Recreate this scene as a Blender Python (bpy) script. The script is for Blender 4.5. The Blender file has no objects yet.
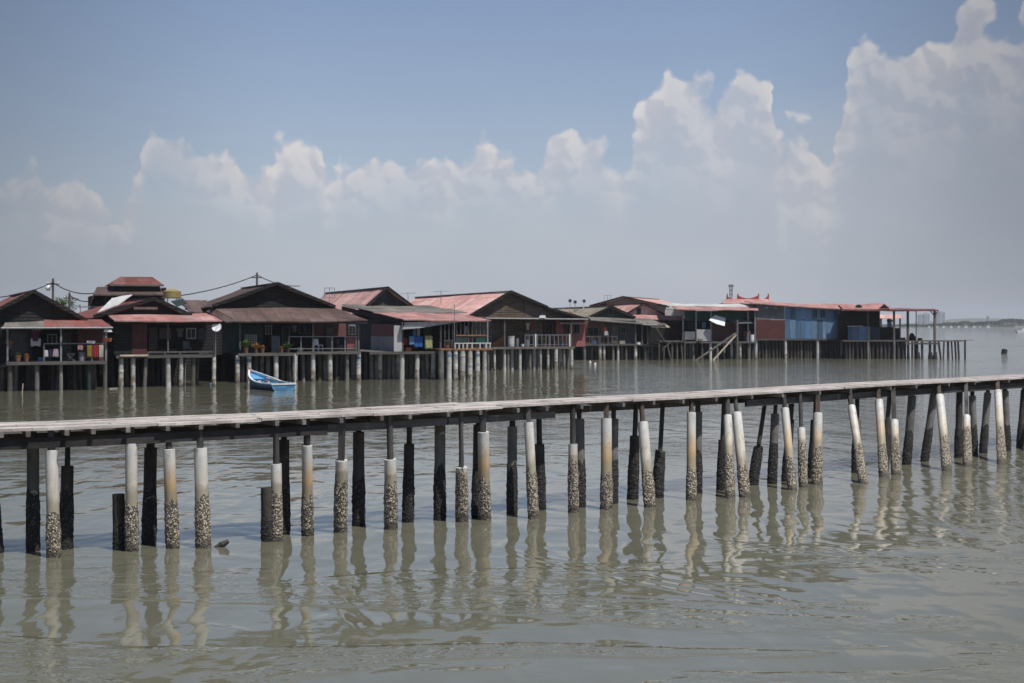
import bpy, math, random
from mathutils import Vector, Matrix, noise
R = math.radians
random.seed(7)
scene = bpy.context.scene
col = scene.collection
F, CX, HY, CH = 1422.0, 512.0, 324.0, 3.8      # lens in pixels, image centre, horizon row, camera height (m)

# ------------------------------------------------------------------ helpers
def at(px, py, d):
    """world point seen at pixel (px,py) at distance d in front of the camera"""
    return Vector(((px-CX)/F*d, d, CH+(HY-py)/F*d))
def ground(px, py):
    d = CH*F/(py-HY)
    return Vector(((px-CX)/F*d, d, 0.0))

def tag(o, label=None, cat=None, group=None, kind=None):
    if label: o['label'] = label
    if cat: o['category'] = cat
    if group: o['group'] = group
    if kind: o['kind'] = kind
    return o

class MB:
    def __init__(s): s.v = []; s.f = []; s.smooth = []
    def face(s, idx, sm=False): s.f.append(tuple(idx)); s.smooth.append(sm)
    def hexa(s, a, b):
        """prism between two equal polygons a (list) and b (list)"""
        n = len(a); k = len(s.v); s.v += [tuple(p) for p in a]+[tuple(p) for p in b]
        s.face(range(k, k+n)); s.face([k+n+n-1-i for i in range(n)])
        for i in range(n):
            j = (i+1) % n; s.face((k+i, k+n+i, k+n+j, k+j))
        return s
    def box(s, x0, y0, z0, x1, y1, z1):
        return s.hexa([(x0,y0,z0),(x1,y0,z0),(x1,y0,z1),(x0,y0,z1)], [(x0,y1,z0),(x1,y1,z0),(x1,y1,z1),(x0,y1,z1)])
    def slab(s, pts, off):
        o = Vector(off); return s.hexa([Vector(p) for p in pts], [Vector(p)+o for p in pts])
    def tube(s, p, q, r0, r1=None, n=10, rows=1, jit=0.0, cap=True, sm=True):
        p = Vector(p); q = Vector(q); r1 = r0 if r1 is None else r1
        ax = (q-p).normalized()
        e = ax.orthogonal().normalized() if abs(ax.z) < .9 else Vector((1,0,0))
        e = (e-ax*e.dot(ax)).normalized(); g = ax.cross(e)
        k = len(s.v)
        for i in range(rows+1):
            t = i/rows; c = p.lerp(q, t); r = r0+(r1-r0)*t
            for j in range(n):
                a = 2*math.pi*j/n; rr = r*(1+random.uniform(-jit, jit))
                s.v.append(tuple(c+(e*math.cos(a)+g*math.sin(a))*rr))
        for i in range(rows):
            for j in range(n):
                s.face((k+i*n+j, k+i*n+(j+1) % n, k+(i+1)*n+(j+1) % n, k+(i+1)*n+j), sm)
        if cap:
            m_ = len(s.v); s.v += s.v[k:k+n]; s.v += s.v[k+rows*n:k+rows*n+n]
            s.face([m_+n-1-j for j in range(n)]); s.face([m_+n+j for j in range(n)])
        return s
    def bar(s, p, q, w, h=None):
        """square section bar from p to q"""
        h = w if h is None else h
        p = Vector(p); q = Vector(q); ax = (q-p).normalized()
        up = Vector((0,0,1)) if abs(ax.z) < .95 else Vector((0,1,0))
        e = ax.cross(up).normalized(); g = e.cross(ax)
        sq = [(-w/2,-h/2),(w/2,-h/2),(w/2,h/2),(-w/2,h/2)]
        return s.hexa([p+e*a+g*b for a, b in sq], [q+e*a+g*b for a, b in sq])
    def build(s, name, mat, parent=None, loc=None):
        me = bpy.data.meshes.new(name); me.from_pydata(s.v, [], s.f); me.validate(); me.update()
        for p, sm in zip(me.polygons, s.smooth): p.use_smooth = sm
        import bmesh
        bm = bmesh.new(); bm.from_mesh(me); bmesh.ops.recalc_face_normals(bm, faces=bm.faces); bm.to_mesh(me); bm.free()
        o = bpy.data.objects.new(name, me); col.objects.link(o)
        if isinstance(mat, (list, tuple)):
            for m in mat: me.materials.append(m)
        else: me.materials.append(mat)
        if parent: o.parent = parent
        if loc: o.location = loc
        return o

# ------------------------------------------------------------------ materials
class NT:
    def __init__(s, tree): s.t = tree; s.n = tree.nodes; s.l = tree.links
    def new(s, typ, **kw):
        n = s.n.new(typ)
        for k, v in kw.items(): setattr(n, k, v)
        return n
    def put(s, sock, v):
        if v is None: return
        if hasattr(v, 'links') or isinstance(v, bpy.types.NodeSocket): s.l.new(v, sock)
        else: sock.default_value = v
    def math(s, op, a, b=None, c=None, clamp=False):
        n = s.new('ShaderNodeMath', operation=op, use_clamp=clamp)
        s.put(n.inputs[0], a); s.put(n.inputs[1], b); s.put(n.inputs[2], c)
        return n.outputs[0]
    def vmath(s, op, a, b=None):
        n = s.new('ShaderNodeVectorMath', operation=op); s.put(n.inputs[0], a); s.put(n.inputs[1], b)
        return n.outputs['Value'] if op in ('DOT_PRODUCT', 'LENGTH') else n.outputs[0]
    def noise(s, vec, scale, detail=4, rough=.55, dist=0.0):
        n = s.new('ShaderNodeTexNoise'); s.put(n.inputs['Vector'], vec)
        n.inputs['Scale'].default_value = scale; n.inputs['Detail'].default_value = detail
        n.inputs['Roughness'].default_value = rough; n.inputs['Distortion'].default_value = dist
        return n.outputs[0]
    def mapping(s, vec, scale=(1,1,1), loc=(0,0,0), rot=(0,0,0)):
        n = s.new('ShaderNodeMapping'); s.put(n.inputs[0], vec)
        n.inputs['Location'].default_value = loc; n.inputs['Rotation'].default_value = rot; n.inputs['Scale'].default_value = scale
        return n.outputs[0]
    def mix(s, f, a, b, blend='MIX'):
        n = s.new('ShaderNodeMix', data_type='RGBA', blend_type=blend)
        s.put(n.inputs[0], f); s.put(n.inputs[6], a); s.put(n.inputs[7], b)
        return n.outputs[2]
    def smooth(s, v, a, b, o0=0.0, o1=1.0):
        n = s.new('ShaderNodeMapRange', interpolation_type='SMOOTHSTEP')
        s.put(n.inputs[0], v); n.inputs[1].default_value = a; n.inputs[2].default_value = b
        n.inputs[3].default_value = o0; n.inputs[4].default_value = o1
        return n.outputs[0]
    def bump(s, h, strength=.5, dist=.01, normal=None):
        n = s.new('ShaderNodeBump'); s.put(n.inputs['Height'], h)
        n.inputs['Strength'].default_value = strength; n.inputs['Distance'].default_value = dist
        return n.outputs[0]
def c4(c): return (c[0], c[1], c[2], 1.0)

def base_mat(name):
    m = bpy.data.materials.new(name); m.use_nodes = True
    t = NT(m.node_tree); b = t.n['Principled BSDF']
    tc = t.new('ShaderNodeTexCoord'); oi = t.new('ShaderNodeObjectInfo')
    seed = t.new('ShaderNodeCombineXYZ'); t.put(seed.inputs[0], t.math('MULTIPLY', oi.outputs['Random'], 50.0)); t.put(seed.inputs[2], t.math('MULTIPLY', oi.outputs['Random'], 31.0))
    vec = t.vmath('ADD', tc.outputs['Object'], seed.outputs[0])
    return m, t, b, vec, tc, oi

def worn(name, c1, c2, scale=1.0, stretch=(1,1,1), rough=.8, bump=.3, dirt=None, contrast=.2, ribs=None, vary=.25, spec=.3, metal=0.0, sheets=None):
    """weathered paint / timber / sheet: two colours mixed by stretched noise, a second fine noise, optional dirt patches and ribs"""
    m, t, b, vec, tc, oi = base_mat(name)
    v = t.mapping(vec, stretch)
    n1 = t.noise(v, scale, 6, .6); f = t.smooth(n1, .5-contrast, .5+contrast)
    c = t.mix(f, c4(c1), c4(c2))
    n2 = t.noise(v, scale*7, 3, .6)
    c = t.mix(t.smooth(n2, .45, .75, 0, .5), c, c4([x*.55 for x in c1]))
    if dirt:
        n3 = t.noise(vec, scale*.45, 5, .65, .4); c = t.mix(t.smooth(n3, .52, .68, 0, .85), c, c4(dirt))
    if sheets:
        sv = t.new('ShaderNodeSeparateXYZ'); t.put(sv.inputs[0], tc.outputs['Object'])
        qx = t.math('DIVIDE', sv.outputs[0], sheets[0]); qy = t.math('DIVIDE', t.math('ADD', sv.outputs[1], t.math('MULTIPLY', sv.outputs[2], .4)), sheets[1])
        cell = t.new('ShaderNodeCombineXYZ'); t.put(cell.inputs[0], t.math('FLOOR', qx)); t.put(cell.inputs[1], t.math('FLOOR', qy)); t.put(cell.inputs[2], t.math('MULTIPLY', oi.outputs['Random'], 9.0))
        wnz = t.new('ShaderNodeTexWhiteNoise'); t.put(wnz.inputs['Vector'], cell.outputs[0])
        hs = t.new('ShaderNodeHueSaturation'); t.put(hs.inputs['Color'], c); t.put(hs.inputs['Value'], t.math('MULTIPLY_ADD', wnz.outputs['Value'], .34, .80))
        sp2 = t.new('ShaderNodeSeparateColor'); t.put(sp2.inputs[0], wnz.outputs['Color']); t.put(hs.inputs['Saturation'], t.math('MULTIPLY_ADD', sp2.outputs[1], .35, .78))
        c = hs.outputs[0]
        sm = t.math('MAXIMUM', t.math('GREATER_THAN', t.math('FRACT', qx), .93), t.math('GREATER_THAN', t.math('FRACT', qy), .95))
        c = t.mix(t.math('MULTIPLY', sm, .4), c, c4([x*.4 for x in c1]))
        if dirt:
            ru = t.noise(t.mapping(vec, (1,1,1)), 2.3, 5, .65); c = t.mix(t.smooth(ru, .58, .72, 0, .6), c, c4([x*.75 for x in dirt]))
    h = t.new('ShaderNodeHueSaturation'); t.put(h.inputs['Color'], c)
    t.put(h.inputs['Value'], t.math('ADD', t.math('MULTIPLY', oi.outputs['Random'], vary), 1-vary/2))
    t.put(b.inputs['Base Color'], h.outputs[0])
    b.inputs['Roughness'].default_value = rough; b.inputs['Specular IOR Level'].default_value = spec; b.inputs['Metallic'].default_value = metal
    hh = n2
    if ribs:
        w = t.new('ShaderNodeTexWave', wave_type='BANDS', bands_direction=ribs[0]); t.put(w.inputs[0], tc.outputs['Object'])
        w.inputs['Scale'].default_value = ribs[1]; w.inputs['Distortion'].default_value = ribs[2] if len(ribs) > 2 else 0
        hh = t.math('ADD', t.math('MULTIPLY', w.outputs[1], 1.6), t.math('MULTIPLY', n2, .4))
    t.put(b.inputs['Normal'], t.bump(hh, bump, .03))
    return m

M = {}
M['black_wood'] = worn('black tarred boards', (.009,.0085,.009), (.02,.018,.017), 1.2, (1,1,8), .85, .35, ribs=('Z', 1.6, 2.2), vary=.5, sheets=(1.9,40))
M['brown_wood'] = worn('brown boards', (.085,.068,.052), (.17,.135,.105), 1.0, (1,1,9), .85, .3, ribs=('Z', 1.6, 2.2), vary=.4, sheets=(2.1,40))
M['grey_wood'] = worn('grey boards', (.07,.066,.062), (.14,.13,.12), 1.1, (1,1,9), .85, .5, vary=.4)
M['pale_wood'] = worn('pale sawn timber', (.34,.29,.22), (.5,.44,.35), 2, (1,1,1), .8, .2)
M['plank'] = worn('weathered deck planks', (.44,.395,.36), (.62,.57,.53), 3.0, (.2,1.6,1), .85, .35, dirt=(.3,.25,.225), contrast=.14)
def islands(m, lo, hi):
    t = NT(m.node_tree); b = t.n['Principled BSDF']; src = b.inputs['Base Color'].links[0].from_socket
    g = t.new('ShaderNodeNewGeometry'); h = t.new('ShaderNodeHueSaturation'); t.put(h.inputs['Color'], src)
    t.put(h.inputs['Value'], t.math('MULTIPLY_ADD', g.outputs['Random Per Island'], hi-lo, lo)); t.put(b.inputs['Base Color'], h.outputs[0])
islands(M['plank'], .76, 1.06)
M['beam'] = worn('dark bridge beams', (.022,.02,.02), (.055,.05,.048), 1.5, (.4,1,1), .85, .4)
M['joist'] = worn('pale joist timber', (.09,.083,.077), (.19,.175,.16), 2.0, (1,1,1), .85, .3)
M['post_grey'] = worn('grey timber posts', (.035,.033,.032), (.1,.095,.09), 2.0, (3,3,.5), .85, .5, vary=.5)
M['post'] = worn('brown timber posts', (.04,.032,.029), (.12,.085,.072), 2.0, (3,3,.5), .85, .5, vary=.5)
M['maroon'] = worn('maroon painted boards', (.075,.024,.024), (.105,.036,.034), .8, (1,1,3), .75, .25, dirt=(.05,.02,.02), ribs=('X', 2.2))
M['red_wall'] = worn('faded red wall', (.22,.075,.07), (.3,.12,.11), .7, (1,1,1), .8, .2, dirt=(.14,.06,.055))
M['redbrown'] = worn('red brown wall', (.075,.036,.032), (.13,.06,.055), .8, (1,1,2), .8, .3)
M['grey_wall'] = worn('grey zinc wall', (.13,.14,.15), (.2,.21,.22), .8, (1,1,.4), .6, .4, dirt=(.1,.095,.09), ribs=('X', 3.3))
M['dark_wall'] = worn('dark grey wall', (.03,.031,.034), (.06,.06,.062), .8, (1,1,.6), .8, .4, ribs=('X', 2.0))
M['beige_wall'] = worn('beige wall', (.12,.105,.085), (.17,.15,.12), .6, (1,1,1), .85, .2)
M['pink_wall'] = worn('pinkish wall', (.16,.12,.118), (.23,.175,.17), .5, (1,1,1), .85, .2)
M['white_wall'] = worn('dingy white wall', (.34,.33,.33), (.45,.44,.44), .6, (1,1,.6), .8, .2, dirt=(.25,.23,.22))
M['green_wall'] = worn('green tarp wall', (.008,.05,.035), (.016,.085,.06), .5, (1,1,.5), .7, .2)
M['teal_dark'] = worn('dark teal wall', (.016,.03,.03), (.035,.055,.055), .8, (1,1,1), .8, .2)
M['blue_sheet'] = worn('blue zinc sheets', (.075,.15,.25), (.12,.205,.325), .7, (1,1,.3), .55, .5, dirt=(.12,.16,.2), ribs=('X', 3.3), vary=.6, sheets=(.8,9))
M['blue_pale'] = worn('pale blue zinc sheets', (.12,.205,.32), (.165,.255,.37), .7, (1,1,.3), .55, .5, ribs=('X', 3.3), vary=.4)
M['roof_brown'] = worn('rusty brown roof', (.09,.058,.05), (.15,.1,.088), .8, (1,.25,.25), .75, .6, dirt=(.06,.035,.03), ribs=('X', 3.0), sheets=(.95,1.7))
M['roof_red'] = worn('rusty red roof', (.17,.06,.05), (.25,.095,.08), .7, (1,.25,.25), .75, .6, dirt=(.12,.055,.05), ribs=('X', 3.0), sheets=(.9,1.6))
M['roof_pink'] = worn('sun faded pink roof', (.58,.32,.275), (.68,.41,.365), .5, (1,.22,.22), .7, .5, dirt=(.45,.24,.2), contrast=.25, ribs=('Y', 3.0), sheets=(1.9,.95))
M['roof_lean'] = worn('faded red lean to roof', (.4,.19,.165), (.52,.28,.255), .6, (1,.22,.22), .7, .5, dirt=(.26,.12,.11), contrast=.25, ribs=('X', 3.0), sheets=(.95,1.5))
M['roof_grey'] = worn('grey old roof', (.13,.12,.105), (.21,.195,.17), .8, (1,.3,.3), .8, .5, dirt=(.09,.08,.07), ribs=('X', 3.0), sheets=(1.0,2.2))
M['roof_olive'] = worn('straw grey roof', (.23,.2,.15), (.33,.29,.22), .5, (1,.3,.3), .8, .5, dirt=(.18,.15,.11), ribs=('Y', 3.0), sheets=(1.8,1.0))
M['roof_pale'] = worn('pale zinc roof', (.42,.43,.4), (.55,.56,.53), .5, (1,.3,.3), .6, .4, dirt=(.35,.33,.3), ribs=('X', 3.0), sheets=(1.0,2.0))
M['temple_red'] = worn('temple red', (.3,.04,.03), (.38,.06,.045), 1, (1,1,1), .6, .2)
M['conc_white'] = worn('white pipe pile', (.34,.335,.31), (.56,.55,.52), 1.4, (1,1,.6), .65, .3, dirt=(.17,.16,.13), contrast=.15)
M['conc_grey'] = worn('grey pile', (.1,.097,.09), (.2,.19,.175), 1.4, (1,1,.5), .85, .5, dirt=(.05,.047,.04))
M['pile_dark'] = worn('dark and shaded piles', (.026,.023,.02), (.07,.063,.054), 2.0, (1,1,.5), .7, .6)  # also puts the deck's shade into the back-row piles' colour
M['stilt_dark'] = worn('dark muddy pile', (.035,.032,.028), (.085,.08,.068), 2.0, (1,1,.4), .85, .6)
M['mudwood'] = worn('muddy timber', (.06,.055,.045), (.12,.11,.09), 2.0, (1,1,.4), .8, .6)
M['rusty'] = worn('orange rusty wood', (.22,.1,.05), (.32,.15,.08), 2, (1,1,1), .8, .3)
M['metal'] = worn('dull grey metal', (.16,.165,.17), (.24,.245,.25), 3, (1,1,1), .5, .1, metal=.3)
M['white_metal'] = worn('white enamel', (.62,.63,.63), (.72,.72,.72), 3, (1,1,1), .45, .1)
M['white_paint'] = worn('flaking white paint', (.45,.45,.44), (.62,.62,.6), 3, (1,1,1), .7, .2)
M['pole'] = worn('grey utility pole', (.07,.065,.06), (.13,.12,.11), 2, (1,1,.3), .85, .3)
M['wire'] = worn('black cable', (.015,.015,.016), (.02,.02,.02), 2)
M['yellow_plastic'] = worn('faded yellow plastic', (.26,.2,.075), (.34,.27,.11), 2, (1,1,1), .5, .1)
M['orange_plastic'] = worn('orange plastic', (.5,.14,.04), (.55,.17,.05), 2, (1,1,1), .5, .1)
M['blue_plastic'] = worn('blue plastic', (.03,.12,.32), (.05,.16,.38), 2, (1,1,1), .45, .1)
M['band_blue'] = worn('worn blue paint', (.06,.13,.2), (.13,.22,.3), 4, (1,1,1), .7, .2, dirt=(.3,.3,.28))
M['terracotta'] = worn('terracotta pot', (.15,.07,.045), (.23,.11,.07), 4, (1,1,1), .85, .2)
M['boat_blue'] = worn('bright blue boat paint', (.08,.26,.46), (.13,.34,.54), 2.5, (.4,1,1), .5, .15, dirt=(.2,.33,.43))
M['boat_white'] = worn('white boat trim', (.55,.6,.62), (.68,.7,.7), 2, (1,1,1), .55, .1)
M['boat_shaded'] = worn('blue hull in shade', (.02,.05,.09), (.035,.075,.12), 2, (1,1,1), .5, .1)
M['dark_cloth'] = worn('dark tarpaulin', (.015,.017,.02), (.035,.037,.042), 2, (1,1,1), .8, .4)
for k, a in dict(purple=(.13,.02,.09), white=(.6,.59,.6), lilac=(.42,.33,.42), blue=(.03,.13,.38), skyblue=(.16,.3,.52), lime=(.5,.5,.25), red=(.34,.03,.03), olive=(.28,.22,.04), cream=(.55,.48,.4), grey=(.16,.16,.17), greynet=(.09,.09,.105), darkblue=(.03,.045,.1), pinkc=(.5,.3,.3)).items():
    M['cloth_'+k] = worn('cloth '+k, tuple(x*.5 for x in a), tuple(x*.78 for x in a), 5, (1,1,.5), .9, .3)

def leaf_mat(name, c1, c2):
    m, t, b, vec, tc, oi = base_mat(name)
    g = t.new('ShaderNodeNewGeometry')
    c = t.mix(g.outputs['Random Per Island'], c4(c1), c4(c2)); t.put(b.inputs['Base Color'], c)
    b.inputs['Roughness'].default_value = .6; b.inputs['Specular IOR Level'].default_value = .3
    return m
M['leaf'] = leaf_mat('green leaves', (.035,.075,.015), (.1,.16,.04))
M['leaf_red'] = leaf_mat('red and yellow leaves', (.3,.09,.03), (.32,.2,.05))
M['leaf_far'] = leaf_mat('far shore trees', (.012,.022,.01), (.035,.05,.022))

def pvc_mat():
    """white pipe with a rust stain that starts part way down (the stain has its own fixed place on the pipe)"""
    m, t, b, vec, tc, oi = base_mat('white pipe sleeve')
    at_ = t.new('ShaderNodeAttribute', attribute_name='down')     # 0 at the sleeve top, 1 at its foot
    st = t.new('ShaderNodeAttribute', attribute_type='OBJECT', attribute_name='stain')
    n = t.noise(t.mapping(vec, (1,1,.5)), 6, 4, .6)
    d = t.math('ADD', at_.outputs['Fac'], t.math('MULTIPLY', t.math('SUBTRACT', n, .5), .5))
    c = t.mix(t.smooth(n, .3, .7), c4((.47,.47,.45)), c4((.64,.63,.6)))
    c = t.mix(t.math('MULTIPLY', t.smooth(d, .05, .55), .35), c, c4((.5,.43,.31)))
    c = t.mix(t.math('MULTIPLY', t.smooth(d, .15, .85), st.outputs['Fac']), c, c4((.5,.33,.17)))
    c = t.mix(t.smooth(d, .7, .95, 0, .8), c, c4((.27,.235,.165)))
    dr = t.noise(t.mapping(vec, (9,9,.7)), 1.6, 4, .6); c = t.mix(t.smooth(dr, .5, .72, 0, .55), c, c4((.3,.27,.21)))
    blot = t.noise(vec, 4.5, 4, .6); c = t.mix(t.smooth(blot, .6, .68, 0, .6), c, c4((.34,.3,.23)))
    sp = t.noise(vec, 26, 2, .5); c = t.mix(t.smooth(sp, .66, .74, 0, .8), c, c4((.12,.09,.06)))
    t.put(b.inputs['Base Color'], c); b.inputs['Roughness'].default_value = .5; b.inputs['Specular IOR Level'].default_value = .35
    t.put(b.inputs['Normal'], t.bump(n, .2, .02))
    return m
M['pvc'] = pvc_mat()
def barn_mat(name, pale, mid, dark, cut):
    m, t, b, vec, tc, oi = base_mat(name)
    vo = t.new('ShaderNodeTexVoronoi', feature='F1'); t.put(vo.inputs['Vector'], t.mapping(vec, (1,1,.8))); vo.inputs['Scale'].default_value = 38
    sep = t.new('ShaderNodeSeparateColor'); t.put(sep.inputs[0], vo.outputs['Color'])
    n = t.noise(vec, 3.5, 3, .6)
    c = t.mix(t.smooth(vo.outputs['Distance'], .3, .7), t.mix(sep.outputs[0], c4(pale), c4(mid)), c4(dark))
    c = t.mix(t.smooth(t.math('ADD', sep.outputs[1], t.math('MULTIPLY', n, .5)), cut, cut+.12), c, c4(dark))
    sz = t.new('ShaderNodeSeparateXYZ'); t.put(sz.inputs[0], tc.outputs['Object'])
    wet = t.smooth(t.math('ADD', sz.outputs[2], t.math('MULTIPLY', t.math('SUBTRACT', n, .5), .35)), .20, .05, 0, .85)
    c = t.mix(wet, c, c4([x*.6 for x in dark]))
    t.put(b.inputs['Base Color'], c); b.inputs['Roughness'].default_value = .8
    t.put(b.inputs['Normal'], t.bump(t.math('SUBTRACT', 1.0, vo.outputs['Distance']), .7, .025))
    return m
M['barnacle'] = barn_mat('barnacles and oyster shells', (.56,.5,.4), (.36,.31,.23), (.1,.085,.065), .82)
M['barnacle_dark'] = barn_mat('dark mussels', (.12,.11,.095), (.05,.046,.04), (.016,.015,.014), .45)

# ------------------------------------------------------------------ world: sky with cumulus towers over haze
SUN_EL, SUN_AZ = 62.0, 48.0          # elevation; degrees to the right of straight behind the camera
def build_world():
    w = bpy.data.worlds.new('World'); scene.world = w; w.use_nodes = True
    t = NT(w.node_tree); bg = t.n['Background']
    sky = t.new('ShaderNodeTexSky', sky_type='NISHITA'); sky.sun_disc = False
    sky.sun_elevation = R(SUN_EL); sky.sun_rotation = R(180-SUN_AZ); sky.altitude = 0
    sky.air_density = 1.0; sky.dust_density = .6; sky.ozone_density = 2.6
    tc = t.new('ShaderNodeTexCoord'); sep = t.new('ShaderNodeSeparateXYZ'); t.put(sep.inputs[0], tc.outputs['Generated'])
    az = t.math('ARCTAN2', sep.outputs[0], sep.outputs[1]); el = t.math('ARCSINE', sep.outputs[2])
    # degrees-like units: 1 unit = 100 px of the photograph (0.0703 rad)
    K = F/100
    U = t.math('MULTIPLY', az, K); V = t.math('MULTIPLY', el, K)
    def comb(x, y, z=0.0):
        n = t.new('ShaderNodeCombineXYZ'); t.put(n.inputs[0], x); t.put(n.inputs[1], y); t.put(n.inputs[2], z); return n.outputs[0]
    P0 = comb(U, V)
    def wn(scale, det, off):
        n = t.new('ShaderNodeTexNoise'); t.put(n.inputs['Vector'], t.mapping(P0, (1,1,1), (off, off*.7, 3.1))); n.inputs['Scale'].default_value = scale
        n.inputs['Detail'].default_value = det; n.inputs['Roughness'].default_value = .58
        return t.vmath('SUBTRACT', n.outputs['Color'], (.5,.5,.5))
    def scaled(v, k):
        n = t.new('ShaderNodeVectorMath', operation='SCALE'); t.put(n.inputs[0], v); n.inputs['Scale'].default_value = k; return n.outputs[0]
    warp = t.vmath('ADD', scaled(wn(1.8, 2, 2.0), .34), scaled(wn(8, 4, 7.0), .09))
    P = t.vmath('ADD', P0, warp)
    sp = t.new('ShaderNodeSeparateXYZ'); t.put(sp.inputs[0], P)
    # outline of the cloud tops, as heights above the horizon by azimuth (photo x -> top y)
    pts = [(-330,150),(-250,120),(-180,185),(-90,150),(-30,205),(0,208),(20,196),(30,176),(55,174),(70,204),(80,196),(100,190),(120,196),(132,202),(147,160),(165,123),(188,126),(205,136),(228,148),(250,162),(272,172),(280,150),(300,146),(318,150),(327,170),(338,155),(360,151),(390,152),(415,148),(440,160),(470,152),(483,141),(505,144),(530,152),(552,145),(565,135),(590,133),(615,152),(632,165)]
    pts2 = [(590,225),(602,205),(616,178),(628,140),(637,108),(648,90),(660,80),(668,66),(682,74),(705,82),(715,88),(728,78),(736,66),(755,70),(768,80),(774,125),(790,128),(808,124),(812,138),(820,150),(828,128),(836,92),(846,60),(860,38),(876,52),(890,62),(915,56),(934,55),(944,36),(957,18),(970,34),(988,42),(1002,28),(1008,8),(1025,0),(1060,-15),(1120,20),(1200,60),(1300,110),(1400,100)]
    def curve(points, lo, hi):
        fc = t.new('ShaderNodeFloatCurve'); x = t.math('DIVIDE', t.math('SUBTRACT', sp.outputs[0], (lo-512)/100), (hi-lo)/100, clamp=True)
        t.put(fc.inputs['Value'], x); cv = fc.mapping.curves[0]
        ps = [((px-lo)/(hi-lo), (HY-py)/400) for px, py in points]
        cv.points[0].location = ps[0]; cv.points[1].location = ps[-1]
        for p in ps[1:-1]: cv.points.new(*p)
        for p in cv.points: p.handle_type = 'AUTO_CLAMPED'
        fc.mapping.update()
        return t.math('MULTIPLY', fc.outputs[0], 4.0)
    h1 = curve(pts, -330, 632); h2 = curve(pts2, 600, 1400)
    front = t.smooth(sep.outputs[1], .15, .3)
    # elsewhere round the horizon: a noise-made bank
    rest = t.math('MULTIPLY_ADD', t.noise(t.mapping(tc.outputs['Generated'], (1,1,0)), 3.0, 3), 3.0, -.1)
    top = t.math('MAXIMUM', t.math('MULTIPLY', h1, t.math('LESS_THAN', sp.outputs[0], 1.2)), t.math('MULTIPLY', h2, t.math('GREATER_THAN', sp.outputs[0], .88)))
    inr = t.math('MULTIPLY', t.math('LESS_THAN', sp.outputs[0], 8.8), t.math('GREATER_THAN', sp.outputs[0], -8.4))
    fm = t.math('MULTIPLY', front, inr)
    top = t.math('ADD', t.math('MULTIPLY', top, fm), t.math('MULTIPLY', rest, t.math('SUBTRACT', 1.0, fm)))
    depth = t.math('SUBTRACT', top, sp.outputs[1])                 # >0 inside the cloud, in 100 px
    def billow(vec):
        tot = None
        for sc, am, off in ((1.55,.34,1.3), (3.3,.19,4.1), (7.0,.085,7.7), (15.0,.03,2.9)):
            v = t.new('ShaderNodeTexVoronoi', feature='SMOOTH_F1', voronoi_dimensions='2D'); t.put(v.inputs['Vector'], t.mapping(vec, (1,1,1), (off, off*1.7, 0)))
            v.inputs['Scale'].default_value = sc; v.inputs['Smoothness'].default_value = .25
            b_ = t.math('MULTIPLY', t.math('SUBTRACT', .42, v.outputs['Distance']), am)
            tot = b_ if tot is None else t.math('ADD', tot, b_)
        return tot
    b0 = billow(P); b1 = billow(t.vmath('ADD', P, (.05,.085,0)))
    dens = t.smooth(t.math('ADD', depth, t.math('MULTIPLY_ADD', b0, 1.35, -.07)), -.02, .12)
    big = t.smooth(U, 1.0, 1.6)
    dn = t.math('DIVIDE', depth, t.math('MULTIPLY_ADD', big, .7, .88))
    fade = t.smooth(dn, .05, 1.0, 1.0, 0.0)                        # lower parts dissolve into the haze
    patch = t.math('MULTIPLY', t.smooth(t.noise(P0, 1.1, 3, .5), .33, .62, .75, 1.0), t.smooth(U, -4.6, -3.6, .75, 1.0))
    cover = t.math('MULTIPLY', dens, t.math('MULTIPLY', fade, patch))
    rel = t.math('SUBTRACT', b0, b1)
    lit = t.math('ADD', t.smooth(rel, -.055, .06, 0, .75), t.smooth(depth, .4, -.05, 0, .35), clamp=True)
    ccol = t.mix(lit, c4((.49,.505,.565)), c4((.675,.655,.665)))
    # haze: the air between, thick near the horizon
    hz = t.math('POWER', 2.718, t.math('MULTIPLY', t.math('MAXIMUM', V, 0.0), -.62))
    n_h = t.noise(t.mapping(P0, (.5,1.2,1)), 1.2, 4, .5)
    skyc = t.new('ShaderNodeVectorMath', operation='SCALE'); t.put(skyc.inputs[0], t.vmath('MULTIPLY', sky.outputs[0], (.99,.94,.99))); skyc.inputs['Scale'].default_value = SKY
    depth_s = t.math('SUBTRACT', curve([(-330,170),(-150,190),(0,205),(150,175),(280,178),(500,168),(620,150),(720,120),(830,95),(960,65),(1100,40),(1250,90),(1400,100)], -330, 1400), V); under = t.smooth(depth_s, -.7, 1.1)                             # murk beneath the cloud bank
    hzf = t.math('MAXIMUM', t.math('MULTIPLY', hz, 1.0), t.math('MULTIPLY', under, .86), clamp=True)
    hcol = t.mix(t.smooth(n_h, .3, .7), c4((.43,.465,.54)), c4((.465,.495,.56)))
    dim = t.math('MULTIPLY', t.smooth(t.math('ABSOLUTE', U), 1.8, 6.2, 0, .54), t.smooth(t.math('ABSOLUTE', U), 16.0, 9.0))  # darkens the sky colour toward both sides, imitating lens vignetting
    c = t.mix(hzf, skyc.outputs[0], hcol)
    c = t.mix(cover, c, ccol)
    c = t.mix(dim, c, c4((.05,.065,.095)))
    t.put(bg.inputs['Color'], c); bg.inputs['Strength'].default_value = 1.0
SKY = 0.1
build_world()
sun = bpy.data.lights.new('sun', 'SUN'); sun.energy = 4.8; sun.angle = R(.6); sun.color = (1.0, .955, .88)
so = bpy.data.objects.new('sun', sun); col.objects.link(so)
sd = Vector((math.sin(R(SUN_AZ))*math.cos(R(SUN_EL)), -math.cos(R(SUN_AZ))*math.cos(R(SUN_EL)), math.sin(R(SUN_EL))))
so.rotation_euler = (-sd).to_track_quat('-Z', 'Y').to_euler(); so.location = (0,0,60)

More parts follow.
